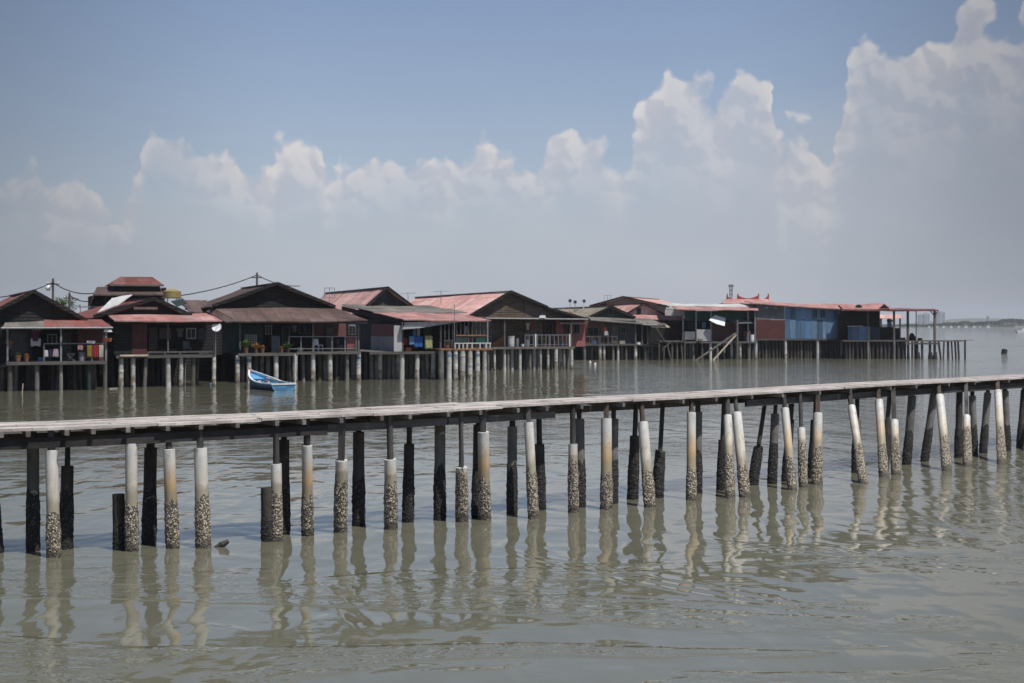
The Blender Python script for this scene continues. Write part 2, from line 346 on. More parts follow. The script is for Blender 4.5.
# ------------------------------------------------------------------ camera
cam = bpy.data.cameras.new('camera'); co = bpy.data.objects.new('camera', cam); col.objects.link(co)
co.location = (0,0,CH); co.rotation_euler = (R(90),0,0)
cam.sensor_width = 36; cam.lens = 36*F/1024; cam.shift_y = -(341.5-HY)/1024; cam.clip_end = 30000; cam.clip_start = .2
cam.dof.use_dof = True; cam.dof.focus_distance = 29; cam.dof.aperture_fstop = 2.8
scene.camera = co
scene.view_settings.view_transform = 'Standard'; scene.view_settings.look = 'None'; scene.view_settings.exposure = 0; scene.view_settings.gamma = 1
scene.cycles.volume_bounces = 1; scene.cycles.max_bounces = 6

# ------------------------------------------------------------------ water, far land, air
def water():
    m, t, b, vec, tc, oi = base_mat('murky sea water')
    p = tc.outputs['Object']
    big = t.noise(p, .012, 3, .5); mid = t.noise(t.mapping(p, (1,.55,1), rot=(0,0,R(24))), .09, 4, .55, .8)
    patch = t.smooth(mid, .46, .6)
    w1 = t.noise(t.mapping(p, (1.0,.42,1), rot=(0,0,R(14))), 1.05, 2, .45, .3); w0 = t.noise(t.mapping(p, (.4,1.0,1), rot=(0,0,R(-10))), .8, 2, .4, .4)
    w2 = t.noise(t.mapping(p, (.8,1.2,1), rot=(0,0,R(18))), 2.6, 3, .55, .3)
    w3 = t.noise(t.mapping(p, (.9,1.1,1), rot=(0,0,R(-30))), 8.0, 2, .5)
    sx = t.new('ShaderNodeSeparateXYZ'); t.put(sx.inputs[0], p)
    far_r0 = t.smooth(t.math('ADD', sx.outputs[0], t.math('MULTIPLY', t.math('SUBTRACT', sx.outputs[1], 70.0), .08)), 2.0, 13.0)
    far_r = t.math('MAXIMUM', far_r0, t.math('MULTIPLY', t.smooth(sx.outputs[1], 150.0, 260.0), 2.0))
    mid_b = t.math('MULTIPLY', t.math('MULTIPLY', t.smooth(sx.outputs[1], 33.0, 46.0), t.smooth(sx.outputs[1], 85.0, 60.0)), .8)
    streak = t.smooth(t.noise(t.mapping(p, (.22,.5,1), rot=(0,0,R(-16)), loc=(3.3,1.7,0)), .62, 4, .5, 1.2), .5, .56)
    fore = t.math('MULTIPLY', t.smooth(sx.outputs[1], 26.0, 20.5), t.math('MULTIPLY_ADD', streak, .55, .03))
    rough = t.math('MAXIMUM', t.math('MAXIMUM', t.math('MULTIPLY', far_r, t.math('MULTIPLY_ADD', patch, 1.2, .9)), t.math('MULTIPLY', mid_b, t.math('MULTIPLY_ADD', patch, .7, .3))), fore)
    h = t.math('ADD', t.math('MULTIPLY', w1, t.math('MULTIPLY_ADD', far_r, .06, .06)), t.math('MULTIPLY', w0, .022))
    h = t.math('ADD', h, t.math('MULTIPLY', w2, t.math('MULTIPLY_ADD', rough, .036, .0022)))
    h = t.math('ADD', h, t.math('MULTIPLY', w3, t.math('MULTIPLY_ADD', rough, .006, .0002)))
    for (x0, y0, k, xa, xb, amp) in ((.56, 22.7, 1.11, -.2, 4.8, .0042), (-2.65, 20.2, 2.5, -3.0, -.9, .0045), (4.2, 24.6, .8, 3.2, 8.5, .003)):   # wakes of a passing boat
        dd = t.math('DIVIDE', t.math('ADD', t.math('MULTIPLY', t.math('SUBTRACT', sx.outputs[0], x0), k), t.math('ADD', t.math('SUBTRACT', sx.outputs[1], y0), t.math('MULTIPLY', t.math('SUBTRACT', mid, .5), 1.6))), math.sqrt(1+k*k))
        env = t.math('POWER', 2.718, t.math('MULTIPLY', t.math('MULTIPLY', dd, dd), -7.0))
        env = t.math('MULTIPLY', env, t.math('MULTIPLY', t.smooth(sx.outputs[0], xa, xa+.7), t.smooth(sx.outputs[0], xb, xb-1.6)))
        h = t.math('ADD', h, t.math('MULTIPLY', t.math('COSINE', t.math('MULTIPLY', dd, 19.0)), t.math('MULTIPLY', env, amp)))
    t.put(b.inputs['Normal'], t.bump(h, 1.0, 1.0))
    c = t.mix(t.smooth(big, .35, .65), c4((.124,.122,.088)), c4((.15,.146,.106)))
    t.put(b.inputs['Base Color'], c); b.inputs['Roughness'].default_value = .045; b.inputs['IOR'].default_value = 1.33
    mb = MB(); mb.v = [(-6000,-40,0),(6000,-40,0),(6000,6000,0),(-6000,6000,0)]; mb.face((0,1,2,3))
    tag(mb.build('water', m), kind='structure')
water()

land = worn('far land', (.045,.06,.03), (.07,.08,.045), .01, (1,1,1), .9, .1)
def ridge(name, x0, x1, y, prof, depth, mat, n=120, rough=1.0):
    mb = MB()
    rows = 5
    for i in range(n+1):
        x = x0+(x1-x0)*i/n; h = prof(x)
        for j in range(rows+1):
            q = j/rows; z = -.6+(h+.6)*math.sin(q*math.pi/2)**.8 if j else -.6
            mb.v.append((x, y+depth*q+random.uniform(-1,1)*rough, z+(noise.noise(Vector((x*.02, q*3, 1)))*rough if j else 0)))
    for i in range(n):
        for j in range(rows):
            k = i*(rows+1)+j; mb.face((k, k+rows+1, k+rows+2, k+1), True)
    return mb.build(name, mat)
def prof(x):
    px = CX+x/1800*F
    return 2.2+max(0, noise.noise(Vector((x*.006, 2, 5))))*3
tag(ridge('terrain', -1300, 1300, 1800, prof, 260, land, 160, .5), kind='structure')
def prof2(x):
    px = CX+x/4600*F
    e = 7*math.exp(-((px-1040)/60)**2)+3*math.exp(-((px-1150)/90)**2)+2.5*math.exp(-((px-700)/120)**2)-1.2
    return e*4600/F+4
tag(ridge('hills', -2600, 3200, 4600, prof2, 700, land, 140, 2.0), kind='structure')
sandm = worn('pale sand', (.42,.37,.3), (.5,.44,.36), .1)
mb = MB(); mb.box(at(1012,327,1795).x, 1786, -.3, at(1080,327,1795).x, 1799, .9)
tag(mb.build('beach', sandm), kind='structure')
# far wood: a mass of crowns nobody could count
mb = MB(); rnd = random.Random(3)
def wood_h(px):     # tree-top row of the photograph
    P = [(560,325.5),(900,324.5),(930,324),(945,322.5),(956,322.2),(962,320.8),(967,320.6),(972,322.8),(975,322),(988,320.8),(994,321.2),(1002,319.6),(1010,318.4),(1022,319),(1060,318),(1200,319)]
    for (a, b), (c, d) in zip(P, P[1:]):
        if a <= px <= c: return b+(d-b)*(px-a)/(c-a)
    return 324
for i in range(1500):
    px = rnd.uniform(560, 1130); d = rnd.uniform(1805, 1980); x = (px-CX)/F*d
    ht = max(2.2, CH+(HY-wood_h(px))/F*1850)*rnd.uniform(.72, 1.05); r = rnd.uniform(1.6, 3.6)
    for q in range(7):
        c = Vector((x+rnd.uniform(-r,r), d+rnd.uniform(-r,r), max(.8, ht-rnd.uniform(.3, 3.2))))
        u = Vector((rnd.uniform(-1,1), rnd.uniform(-1,1), rnd.uniform(-.4,.4))).normalized()*rnd.uniform(.8,1.9); v = Vector((rnd.uniform(-.5,.5), rnd.uniform(-.5,.5), 1)).normalized()*rnd.uniform(.6,1.3)
        k = len(mb.v); mb.v += [tuple(c+u), tuple(c+v), tuple(c-u), tuple(c-v)]; mb.face((k,k+1,k+2,k+3))
    k = len(mb.v); mb.tube((x,d,0), (x,d,ht-.5), .25, .12, 4)
tag(mb.build('far_wood', M['leaf_far']), kind='stuff')
tower_m = worn('pale tower concrete', (.3,.33,.37), (.4,.42,.45), .05)
glass_m = worn('tower windows', (.04,.05,.06), (.08,.09,.1), .1, rough=.3)
def tower(x0, x1, ytop, d, label):
    a = at(x0, ytop, d); b = at(x1, ytop, d); w = b.x-a.x
    e = bpy.data.objects.new('apartment_tower', None); col.objects.link(e); e.location = ((a.x+b.x)/2, d, 0)
    tag(e, label, 'tower', 'apartment towers on the far shore')
    MB().box(-w/2, 0, -1, w/2, 14, a.z).build('wall', tower_m, e)
    MB().box(-w*.2, 3, a.z, w*.15, 9, a.z+2.4).build('roof_house', tower_m, e)
    n = max(2, int(w/7))
    for i in range(n):
        x = -w/2+w*(i+.5)/n
        m_ = MB()
        for k in range(int(a.z/3.2)): m_.box(x-w/n*.33, -.06, 1.5+k*3.2, x+w/n*.33, .2, 3.3+k*3.2)
        m_.build('window', glass_m, e)
tower(937.3, 945.2, 312.2, 3400, 'widest pale blue apartment tower on the far shore, right of the pavilion corner post')
tower(924.6, 929.8, 313.6, 3400, 'pale apartment tower seen between the two thin pavilion posts')
tower(919.4, 923.4, 314.6, 3500, 'slim pale apartment tower just right of the third pavilion post')
tower(988.3, 989.6, 316.5, 3500, 'very thin faint tower above the dark far shore wood')
for i, (px, w) in enumerate([(937,1.5),(943.5,2.4),(951,2.2),(958.8,2.2),(966,2.6),(974,2.6),(988,3.2),(929,1.6),(980,1.6)]):
    d = 1640+i*9; c = at(px, 327.5, d); L = w/F*d
    e = bpy.data.objects.new('far_boat', None); col.objects.link(e); e.location = (c.x, d, 0)
    tag(e, 'tiny white boat moored off the far shore', 'boat', 'white boats moored off the far shore')
    MB().hexa([(-L/2,-1,0),(L/2,-1,0),(L*.62,-1,.9),(-L*.55,-1,.8)], [(-L/2,1,0),(L/2,1,0),(L*.62,1,.9),(-L*.55,1,.8)]).build('hull', M['white_metal'], e)
    MB().box(-L*.25,-.7,.85,L*.15,.7,1.7).build('cabin', M['white_metal'], e)
e = bpy.data.objects.new('far_boat', None); col.objects.link(e); c = at(1023, 332.5, 640); e.location = (c.x, 640, 0)
tag(e, 'white launch on open water cut by the frame edge', 'boat')
MB().hexa([(-2.6,-1,-.1),(3,-1,-.1),(3.4,-1,.8),(-3.4,-1,1.0)], [(-2.6,1,-.1),(3,1,-.1),(3.4,1,.8),(-3.4,1,1.0)]).build('hull', M['white_metal'], e)
MB().box(-.6,-.8,.85,1.8,.8,1.7).build('cabin', M['white_metal'], e)

# haze: one closed box of pale air
m = bpy.data.materials.new('haze air'); m.use_nodes = True; t = NT(m.node_tree)
t.n.remove(t.n['Principled BSDF'])
pv = t.new('ShaderNodeVolumePrincipled'); pv.inputs['Color'].default_value = (.88,.92,1.0,1); pv.inputs['Density'].default_value = .00013; pv.inputs['Anisotropy'].default_value = .2
t.l.new(pv.outputs[0], t.n['Material Output'].inputs['Volume'])
tag(MB().box(-6500,-60,-1.6,6500,6300,70).build('haze', m), kind='stuff')

# ------------------------------------------------------------------ the plank footbridge
DECK = [(-60,435),(0,431.5),(64,430),(128,427),(200,423.5),(264,421.5),(328,418),(400,414.5),(464,410.6),(528,407),(560,405),(624,402),(688,398.8),(720,397),(784,393),(848,388.8),(896,385.6),(960,382.4),(1024,378.8),(1090,375)]
def q(x): return 233-.0862*(x-54)-.0000523*(x-54)*(x-547)
def interp(P, x):
    for (a, b), (c, d) in zip(P, P[1:]):
        if x <= c: return b+(d-b)*(x-a)/(c-a)
    return P[-1][1]
def edge_pt(px):
    d = CH*F/q(px)-.18
    py = interp(DECK, px); return Vector(((px-CX)/F*d, d, CH+(HY-py)/F*d))
xs = list(range(-60, 1100, 29))
E = [edge_pt(x) for x in xs]
# smooth the path
for _ in range(3): E = [E[0]]+[(E[i-1]+E[i]*2+E[i+1])/4 for i in range(1, len(E)-1)]+[E[-1]]
tl = (E[0]-E[2])/2; tr = (E[-1]-E[-3])/2; NL, NR = 14, 14          # the bridge runs on past both edges of the frame
E = [E[0]+tl*(NL-i) for i in range(NL)]+E+[E[-1]+tr*(i+1) for i in range(NR)]
def path_at(s):      # point and tangent at parameter s (index units)
    i = max(0, min(len(E)-2, int(s))); f = s-i
    p = E[i].lerp(E[i+1], f)
    a = E[max(0,i-1)]; b = E[min(len(E)-1,i+2)]
    t_ = (b-a); t_.z = 0; t_.normalize(); return p, t_, Vector((-t_.y, t_.x, 0))
pier = bpy.data.objects.new('footbridge', None); col.objects.link(pier); pier.location = (0,0,0)
tag(pier, 'long weathered plank footbridge on barnacled white pipe piles, crossing the near water', 'footbridge')
WID = 1.5
mb = MB()
nb = 6
for b in range(nb):
    w0 = b*WID/nb+.011; w1 = (b+1)*WID/nb-.011
    s = -random.random()*3
    while s < len(E)-1.01:
        ln = random.uniform(3.2, 4.6); s0 = max(0, s)+.01; s1 = min(len(E)-1.01, s+ln)-.01
        dz = random.uniform(-.012,.012); dw = random.uniform(-.02,.02) if b in (0, nb-1) else 0
        if s1 > s0:
            k = max(2, int((s1-s0)*2)); prev = None
            for i in range(k+1):
                p, tt, nn = path_at(s0+(s1-s0)*i/k)
                w = random.uniform(-.004,.004)
                ring = [p+nn*(w0+dw+w)+Vector((0,0,dz)), p+nn*(w1+w)+Vector((0,0,dz)), p+nn*(w1+w)+Vector((0,0,dz+.045)), p+nn*(w0+dw+w)+Vector((0,0,dz+.045))]
                if prev:
                    kk = len(mb.v); mb.v += [tuple(v) for v in prev+ring]
                    for j in range(4): mb.face((kk+j, kk+(j+1)%4, kk+4+(j+1)%4, kk+4+j))
                    if i == 1: mb.face((kk,kk+1,kk+2,kk+3))
                    if i == k: mb.face((kk+4,kk+5,kk+6,kk+7))
                prev = ring
        s += ln
mb.build('deck', M['plank'], pier)
# joists whose ends stick out, and two long beams beneath
s = .2
while s < len(E)-1.1:
    p, tt, nn = path_at(s+random.uniform(-.15,.15)); ov = random.uniform(.0,.14)
    j = MB(); a = p-nn*ov+Vector((0,0,-.047)); bq = p+nn*(WID+random.uniform(.02,.15))+Vector((0,0,-.047))
    j.bar(a, bq, .07, .085)
    o = j.build('joist', M['post'] if random.random() < .12 else M['joist'], pier)
    s += random.uniform(1.0, 1.35)
def beam(off, w, h, zoff, s0, s1, mat):
    b_ = MB(); prev = None; k = int((s1-s0)*1.5)+1
    for i in range(k+1):
        p, tt, nn = path_at(s0+(s1-s0)*i/k); c = p+nn*off+Vector((0,0,zoff))
        ring = [c-nn*w/2, c+nn*w/2, c+nn*w/2+Vector((0,0,-h)), c-nn*w/2+Vector((0,0,-h))]
        if prev:
            kk = len(b_.v); b_.v += [tuple(v) for v in prev+ring]
            for j in range(4): b_.face((kk+j, kk+(j+1)%4, kk+4+(j+1)%4, kk+4+j))
            if i == 1: b_.face((kk,kk+1,kk+2,kk+3))
            if i == k: b_.face((kk+4,kk+5,kk+6,kk+7))
        prev = ring
    b_.build('beam', mat, pier)
def s_of(px): return (px+60)/29+NL
beam(.16, .08, .17, -.13, 0, s_of(330), M['beam']); beam(.22, .07, .14, -.13, s_of(331), s_of(452), M['grey_wood'])
beam(.2, .07, .13, -.135, s_of(453), s_of(560), M['grey_wood']); beam(.2, .07, .15, -.13, s_of(752), s_of(880), M['grey_wood']); beam(.18, .07, .16, -.13, s_of(881), len(E)-1.1, M['beam'])
beam(1.25, .08, .16, -.13, 0, s_of(400), M['beam']); beam(1.22, .08, .14, -.13, s_of(401), s_of(760), M['grey_wood']); beam(1.25, .08, .15, -.13, s_of(761), len(E)-1.1, M['beam'])

def crust(p, q_, r, mat, parent, n=18, lump=.022):
    """rough shell-covered cylinder: jittered rings plus little cones of shell standing off it"""
    L = (q_-p).length; rows = max(3, int(L/.035)); mb = MB(); ax = (q_-p).normalized()
    e = Vector((1,0,0)); e = (e-ax*e.dot(ax)).normalized(); g = ax.cross(e)
    for i in range(rows+1):
        tt = i/rows; sw = 1.0 if tt < .75 else (1-tt)/.25
        for j in range(n):
            a = 2*math.pi*j/n; c = p.lerp(q_, tt*(.93+.16*noise.noise(Vector((math.cos(a)*1.7+p.x, math.sin(a)*1.7, p.y)))+.06*noise.noise(Vector((math.cos(a)*5, math.sin(a)*5+p.x, p.y)))))
            lum = .5+.5*noise.noise(Vector((c.z*6+p.x*3, math.cos(a)*2, math.sin(a)*2+p.y)))
            rr = r+.002+(random.random()**2*lump*.8+lum*lump*.5)*max(.05, sw)
            mb.v.append(tuple(c+(e*math.cos(a)+g*math.sin(a))*rr))
    for i in range(rows):
        for j in range(n): mb.face((i*n+j, i*n+(j+1)%n, (i+1)*n+(j+1)%n, (i+1)*n+j), False)
    mb.face(range(n)); mb.face([rows*n+j for j in range(n)])
    o = mb.build('barnacle_crust', mat, parent); return o

def pier_pile(bx, by, tx, sy, by_barn, kind, stain=0.0, width=.22, row='F', s_at=None):
    """kind w: white pipe; d: dark pile with dark sleeve; t: bare timber"""
    base = ground(bx, by); d0 = base.y
    # top under the deck, straight above along the row
    s = s_of(tx) if s_at is None else s_at; p, tt, nn = path_at(min(max(s, 0), len(E)-1.02))
    if row == 'F': top = p+nn*.2; top.z = p.z-.02 if kind != 'x' else p.z
    else: top = p+nn*1.3; top.z = p.z-.1
    # keep its screen column
    top.x = (tx-CX)/F*top.y
    if row == 'B': base.y = max(base.y, top.y-.25); base.x = (bx-CX)/F*base.y
    dirv = (top-base); foot = base-dirv*(.8/dirv.z)
    fy = lambda y: min(.97, max(.02, (CH+(HY-y)/F*((base.y+top.y)/2))/top.z))
    pt = lambda f: base+dirv*f
    r = width/2
    if kind == 't':
        o = MB().tube(foot, top, r*1.05, r*.85, 10, 8, .06).build('pile', M['post'] if row == 'F' else M['pile_dark'], pier)
        crust(foot+dirv.normalized()*.5, pt(.42), r*1.05, M['barnacle_dark'], o)
        return o
    fs = fy(sy); n = 20; mb = MB()
    rows = 14
    mb.tube(foot, pt(fs), r, r*.97, n, rows, .01)
    o = mb.build('pile', M['pvc'] if kind == 'w' else M['conc_grey'] if kind == 'g' else M['pile_dark'], pier)
    if kind == 'w':
        o['stain'] = stain
        at_ = o.data.attributes.new('down', 'FLOAT', 'POINT')
        fb = fy(by_barn)
        for i, v in enumerate(o.data.vertices):
            f = (v.co.z)/top.z; at_.data[i].value = max(0, min(1.2, (fs-f)/max(.03, fs-fb)))
    pr = MB(); pw = random.uniform(.09,.12)
    if random.random() < .5: pr.bar(pt(fs-.08), top, pw, pw)
    else: pr.tube(pt(fs-.08), top, pw*.55, pw*.5, 8, 5, .05)
    pr.build('post', M['post' if random.random() < .35 else 'post_grey'] if row == 'F' else M['pile_dark'], o)
    crust(foot+dirv.normalized()*.5, pt(fy(by_barn)), r, M['barnacle'] if kind == 'w' else M['barnacle_dark'], o)
    return o
FRONT = [(54,557,51,450,510,'w',.1),(132,551,131,443,498,'w',.15),(172.6,547.6,168,448.5,497,'w',1),(203.5,547.6,199.5,448,493,'w',.05),
 (276.7,540.7,276,463.8,486,'w',.1),(307.6,535.5,306.8,444.5,491,'w',1),(340.4,532,342,459.7,473,'w',.2),(391,529,389.7,459,477,'w',.2),(462,521.4,461,467,470,'w',.2),
 (484.5,519.4,483,431.5,477,'w',1),(533.5,518.6,528,422.8,467,'w',.1),(573.4,512.4,572.6,444,457,'w',.2),(606.5,509,606.2,418.6,469,'w',1),(650,507,641,422.8,467,'w',.1),
 (691.3,500,691.3,413,463,'w',1),(730.4,498,727,416.5,449,'w',.25),(745,496.7,735,414,461,'w',.15),(792.5,490,783.5,409.5,455,'w',.8),(803.5,487,800,428.5,441,'w',.2),(817,484,818,414,444,'w',.7),
 (863.5,483,848.8,407.6,443,'w',.15),(883.8,477,878,401.5,441,'w',.7),(896,474.5,893,421,437,'w',.4),(947,471,938.5,398,436,'w',.15),(967.6,466,966,417,428,'w',.3),(1002,464,997.4,394,428,'w',.3),(1046,458,1044,395,425,'w',.3)]
BACK = [(-4,556,-12,448,0,'d'),(33,553,33,448,0,'g'),(66,550,68,466,0,'d'),(149,544,151,448,0,'d'),(284,534,284,440,0,'d'),(358.6,525.7,358.6,432,0,'d'),(408,522,409.6,444,0,'d'),
 (439.8,520,440,425,0,'g'),(477,517.5,478.5,425,0,'d'),(512,514.4,512.4,427,0,'g'),(540.5,509.5,538.8,444,0,'d'),(580,507,579,419,0,'g'),(612.5,505.5,613.7,419,0,'g'),(632.6,499,636,436,0,'d'),
 (657.8,498,662.8,451,0,'d'),(697,495,698,412,0,'g'),(721,496,724,440,0,'d'),(752.8,488,766,451,0,'d'),(772,487,776,414,0,'g'),(786,488,792,420,0,'d'),(812,484,816,420,0,'d'),
 (856,479,857.4,420,0,'g'),(884,474,890,420,0,'d'),(906.5,470,913,396,0,'g'),(924.5,467,935,395,0,'g'),(958.5,465,959.6,400,0,'t'),(974,463,972,396,0,'g'),(983,463,988.5,393,0,'g'),(1007,460,1004.6,391,0,'g'),(1020,458,1025,390,0,'d'),(1062,455,1064,390,0,'d'),(-30,553,-30,450,0,'d')]
for a in FRONT: pier_pile(*a, row='F', width=random.uniform(.19,.235))
for (bx,by,tx,sy,_,k) in BACK: pier_pile(bx, by, tx, sy, 324+(by-324)*.72, k, row='B', width=random.uniform(.2,.23))
for k in list(range(1, 12))+list(range(len(E)-12, len(E)-1)):
    p, tt, nn = path_at(k+random.uniform(-.2,.2))
    for row, off in (('F', .12), ('B', 1.25)):
        if random.random() < .25: continue
        w_ = p+nn*off; bx = CX+F*w_.x/w_.y; by = HY+CH*F/w_.y; tp_ = p+nn*(.2 if row == 'F' else 1.3); tx = CX+F*tp_.x/tp_.y+random.uniform(-6,6)
        pier_pile(bx, by, tx, HY+(CH-random.uniform(1.3,1.9))*F/w_.y, HY+(CH-random.uniform(.7,1.0))*F/w_.y, 'w' if row == 'F' else random.choice('gd'), random.random()*.6, random.uniform(.2,.23), row, k)
# two broken stumps and a piece of driftwood beside the bridge
for (bx,by,tx,ty,lab) in ((121,549.5,118.4,494,'dark broken pile stump leaning beside a white pile with a barnacled foot'),(268.5,541,267,487.5,'dark upright broken stump beside the pile with a thin red brown post')):
    b_ = ground(bx,by); top = at(tx,ty,b_.y); e = MB().tube(b_-Vector((0,0,.8)), top, .115, .105, 14, 12, .07).build('pile_stump', M['pile_dark'])
    tag(e, lab, 'stump', 'broken stumps beside the footbridge')
    crust(b_-Vector((0,0,.4)), b_.lerp(top,.55), .11, M['barnacle_dark'], e)
g = ground(220,547)
mb = MB(); mb.tube((-.12,0,-.06),(.03,0,.04),.05,.055,8,3,.15); mb.tube((.03,0,.04),(.14,.03,.1),.055,.03,8,3,.2)
e = mb.build('driftwood', M['pile_dark']); e.location = g; tag(e, 'small dark driftwood snag poking out of the water by the white piles', 'driftwood')

# ------------------------------------------------------------------ stilt houses
def sag(pts, th, n=10):
    P = [Vector(p) for p in pts]; mb = MB(); sd = random.uniform(0, 50); L = max((P[1]-P[0]).length, (P[2]-P[1]).length); am = min(.09, .008*L)
    for dz in (0, -th):
        for i in range(n+1):
            for j in range(n+1):
                a, b = i/n, j/n; c = P[0].lerp(P[1], a).lerp(P[3].lerp(P[2], a), b)
                k = noise.noise(Vector((a*2.2+sd, b*2.2, sd)))+.6*noise.noise(Vector((a*6+sd, b*6, 3)))
                mb.v.append((c.x, c.y, c.z+dz+k*am-.5*am*math.sin(math.pi*a)))
    m = n+1; q0 = m*m
    for i in range(n):
        for j in range(n):
            k = i*m+j; mb.face((k, k+1, k+m+1, k+m)); mb.face((q0+k, q0+k+m, q0+k+m+1, q0+k+1))
    for i in range(n):
        mb.face((i, i+1, q0+i+1, q0+i)); k = n*m; mb.face((k+i, q0+k+i, q0+k+i+1, k+i+1))
        mb.face((i*m, q0+i*m, q0+(i+1)*m, (i+1)*m)); mb.face((i*m+n, (i+1)*m+n, q0+(i+1)*m+n, q0+i*m+n))
    return mb
class House:
    def __init__(s, name, label, cat, px0, d0, phi, group=None):
        s.O = Vector(((px0-CX)/F*d0, d0, 0)); s.phi = R(phi)
        s.u = Vector((math.cos(s.phi), math.sin(s.phi), 0)); s.a = Vector((-math.sin(s.phi), math.cos(s.phi), 0))
        s.e = bpy.data.objects.new(name, None); col.objects.link(s.e); s.e.location = s.O; s.e.rotation_euler = (0,0,s.phi)
        tag(s.e, label, cat, group)
    def p(s, px, py, w=0.0):
        D = Vector(((px-CX)/F, 1, (HY-py)/F)); C = Vector((0,0,CH))
        k = (w-(C-s.O).dot(s.a))/D.dot(s.a); X = C+D*k
        return Vector(((X-s.O).dot(s.u), w, X.z))
    def world(s, v): return s.O+s.u*v[0]+s.a*v[1]+Vector((0,0,v[2]))
    def P(s, pts): return [s.p(*a) for a in pts]
    def slab(s, name, mat, pts, th=.06, parent=None):
        if 'roof' in name and len(pts) == 4: return sag(s.P(pts), th).build(name, M[mat], parent or s.e)
        return MB().slab(s.P(pts), (0,0,-th)).build(name, M[mat], parent or s.e)
    def lslab(s, name, mat, pts, th=.06, parent=None):
        if 'roof' in name and len(pts) == 4: return sag(pts, th).build(name, M[mat], parent or s.e)
        return MB().slab(pts, (0,0,-th)).build(name, M[mat], parent or s.e)
    def poly(s, name, mat, pts, w, th=.08, parent=None): return MB().slab([s.p(x,y,w) for x,y in pts], (0,th,0)).build(name, M[mat], parent or s.e)
    def ext(s, x0, y0, x1, y1, w):
        xm = (x0+x1)/2; a = s.p(x0,y0,w).x; b = s.p(x1,y0,w).x; return a, b, s.p(xm,y1,w).z, s.p(xm,y0,w).z
    def rect(s, name, mat, x0, y0, x1, y1, w, th=.08, parent=None, zbot=None):
        a, b, z0, z1 = s.ext(x0,y0,x1,y1,w)
        if zbot is not None: z0 = zbot
        return MB().box(a, w, z0, b, w+th, z1).build(name, M[mat], parent or s.e)
    def tube(s, name, mat, A, B, r, parent=None, n=8): return MB().tube(s.p(*A), s.p(*B), r, r, n).build(name, M[mat], parent or s.e)
    def gable(s, apex, left, right, w, L, mat, wallmat, zbot, th=.09, over=.45, matR=None, wall_in=.35, right2=None):
        A = s.p(*apex, w); Lf = s.p(*left, w); Rt = s.p(*right, w)
        def sl(P0, P1, m_):
            f = Vector((0,-over,0)); b = Vector((0,L,0))
            return s.lslab('roof_slope', m_, [P0+f, P1+f, P1+b, P0+b], th)
        sl(Lf, A, mat); sl(A, Rt, matR or mat)
        MB().bar(A+Vector((0,-over,.03)), A+Vector((0,L,.03)), .3, .07).build('ridge_cap', M['roof_brown'], s.e)
        dn = Vector((0,0,-th-.004)); eL = Lf.lerp(A, wall_in*.25)+dn; eR = Rt.lerp(A, wall_in*.25)+dn; ap = A+dn
        pts = [Vector((eL.x, w, zbot)), Vector((eR.x, w, zbot)), eR, ap, eL]
        pts = [Vector((v.x, w, v.z)) for v in pts]
        MB().slab(pts, (0,.12,0)).build('gable_wall', M[wallmat], s.e)
        # side and back walls
        MB().box(eL.x, w+.122, zbot, eL.x+.1, w+L-.5, min(eL.z, eR.z)-.03).build('side_wall', M[wallmat], s.e)
        MB().box(eR.x-.1, w+.122, zbot, eR.x, w+L-.5, min(eL.z, eR.z)-.03).build('side_wall', M[wallmat], s.e)
        for (P0, P1) in ((Lf, A), (A, Rt)):      # barge boards under the rakes
            f = Vector((0,-over-.03,.02)); MB().bar(P0+f, P1+f, .05, .2).build('barge_board', M['black_wood'], s.e)
        return A, Lf, Rt
    def floor(s, x0, x1, y, w0, w1, mat='grey_wood', th=.14, edge='grey_wood'):
        a = s.p(x0,y,w0).x; b = s.p(x1,y,w0).x; z = s.p((x0+x1)/2,y,w0).z
        MB().box(a, w0, z-th, b, w1, z).build('deck', M[mat], s.e)
        MB().box(a-.05, w0-.07, z-th*1.25, b+.05, w0-.003, z+.012).build('edge_beam', M[edge], s.e)
        return a, b, z-th
    def stilts(s, xs, w, ztop, mats=('conc_white',), r=.13, band=(), lean=0.0):
        for i, px in enumerate(xs):
            u = s.p(px, 340, w).x; m_ = M[mats[i % len(mats)]]; rr = r*random.uniform(.85,1.12)
            mb = MB(); le = random.uniform(-lean, lean)
            mb.tube((u+le, w, -1.2), (u, w, ztop), rr*1.04, rr*.96, 12, 9, .05)
            o = mb.build('stilt', m_, s.e)
            if random.random() < .75 and mats[i % len(mats)] == 'conc_white':    # mud and shell foot
                MB().tube((u+le, w, -.5), (u+le*.6, w, random.uniform(.35,.75)), rr*1.12, rr*1.05, 10, 8, .1).build('shell_foot', M['barnacle'], o)
                for k in range(random.randint(1,3)):
                    zz = random.uniform(.7, max(.8, ztop-.15)); MB().tube((u+le*.4,w,zz),(u+le*.4,w,zz+random.uniform(.03,.07)),rr*1.12,rr*1.12,10).build('collar', M['conc_white'], o)
            if px in band: MB().tube((u, w, ztop-.42), (u, w, ztop-.24), rr*1.06, rr*1.06, 10).build('painted_band', M['band_blue'], o)
    def understory(s, a, b, zt, rows=(1.3,2.6,4.6,7), step=1.0, skirt=9.5, mats=('pile_dark','stilt_dark','stilt_dark','pile_dark','conc_grey')):  # skirt: set-back of the added dark screen
        for w in rows:
            u = a+random.uniform(.2,.8)
            while u < b-.1:
                rr = random.uniform(.1,.16)
                MB().tube((u+random.uniform(-.12,.12), w+random.uniform(-.2,.2), -1.2), (u, w, zt), rr, rr*.92, 8, 5, .06).build('stilt', M[random.choice(mats)], s.e)
                u += random.uniform(.7,1.3)*step
        if skirt: MB().box(a-2.2, skirt+random.uniform(0,.4), -.3, b+2.2, skirt+.5, zt).build('shade_screen', M['black_wood'], s.e)  # added dark screen, keeps bright gaps from showing under the house
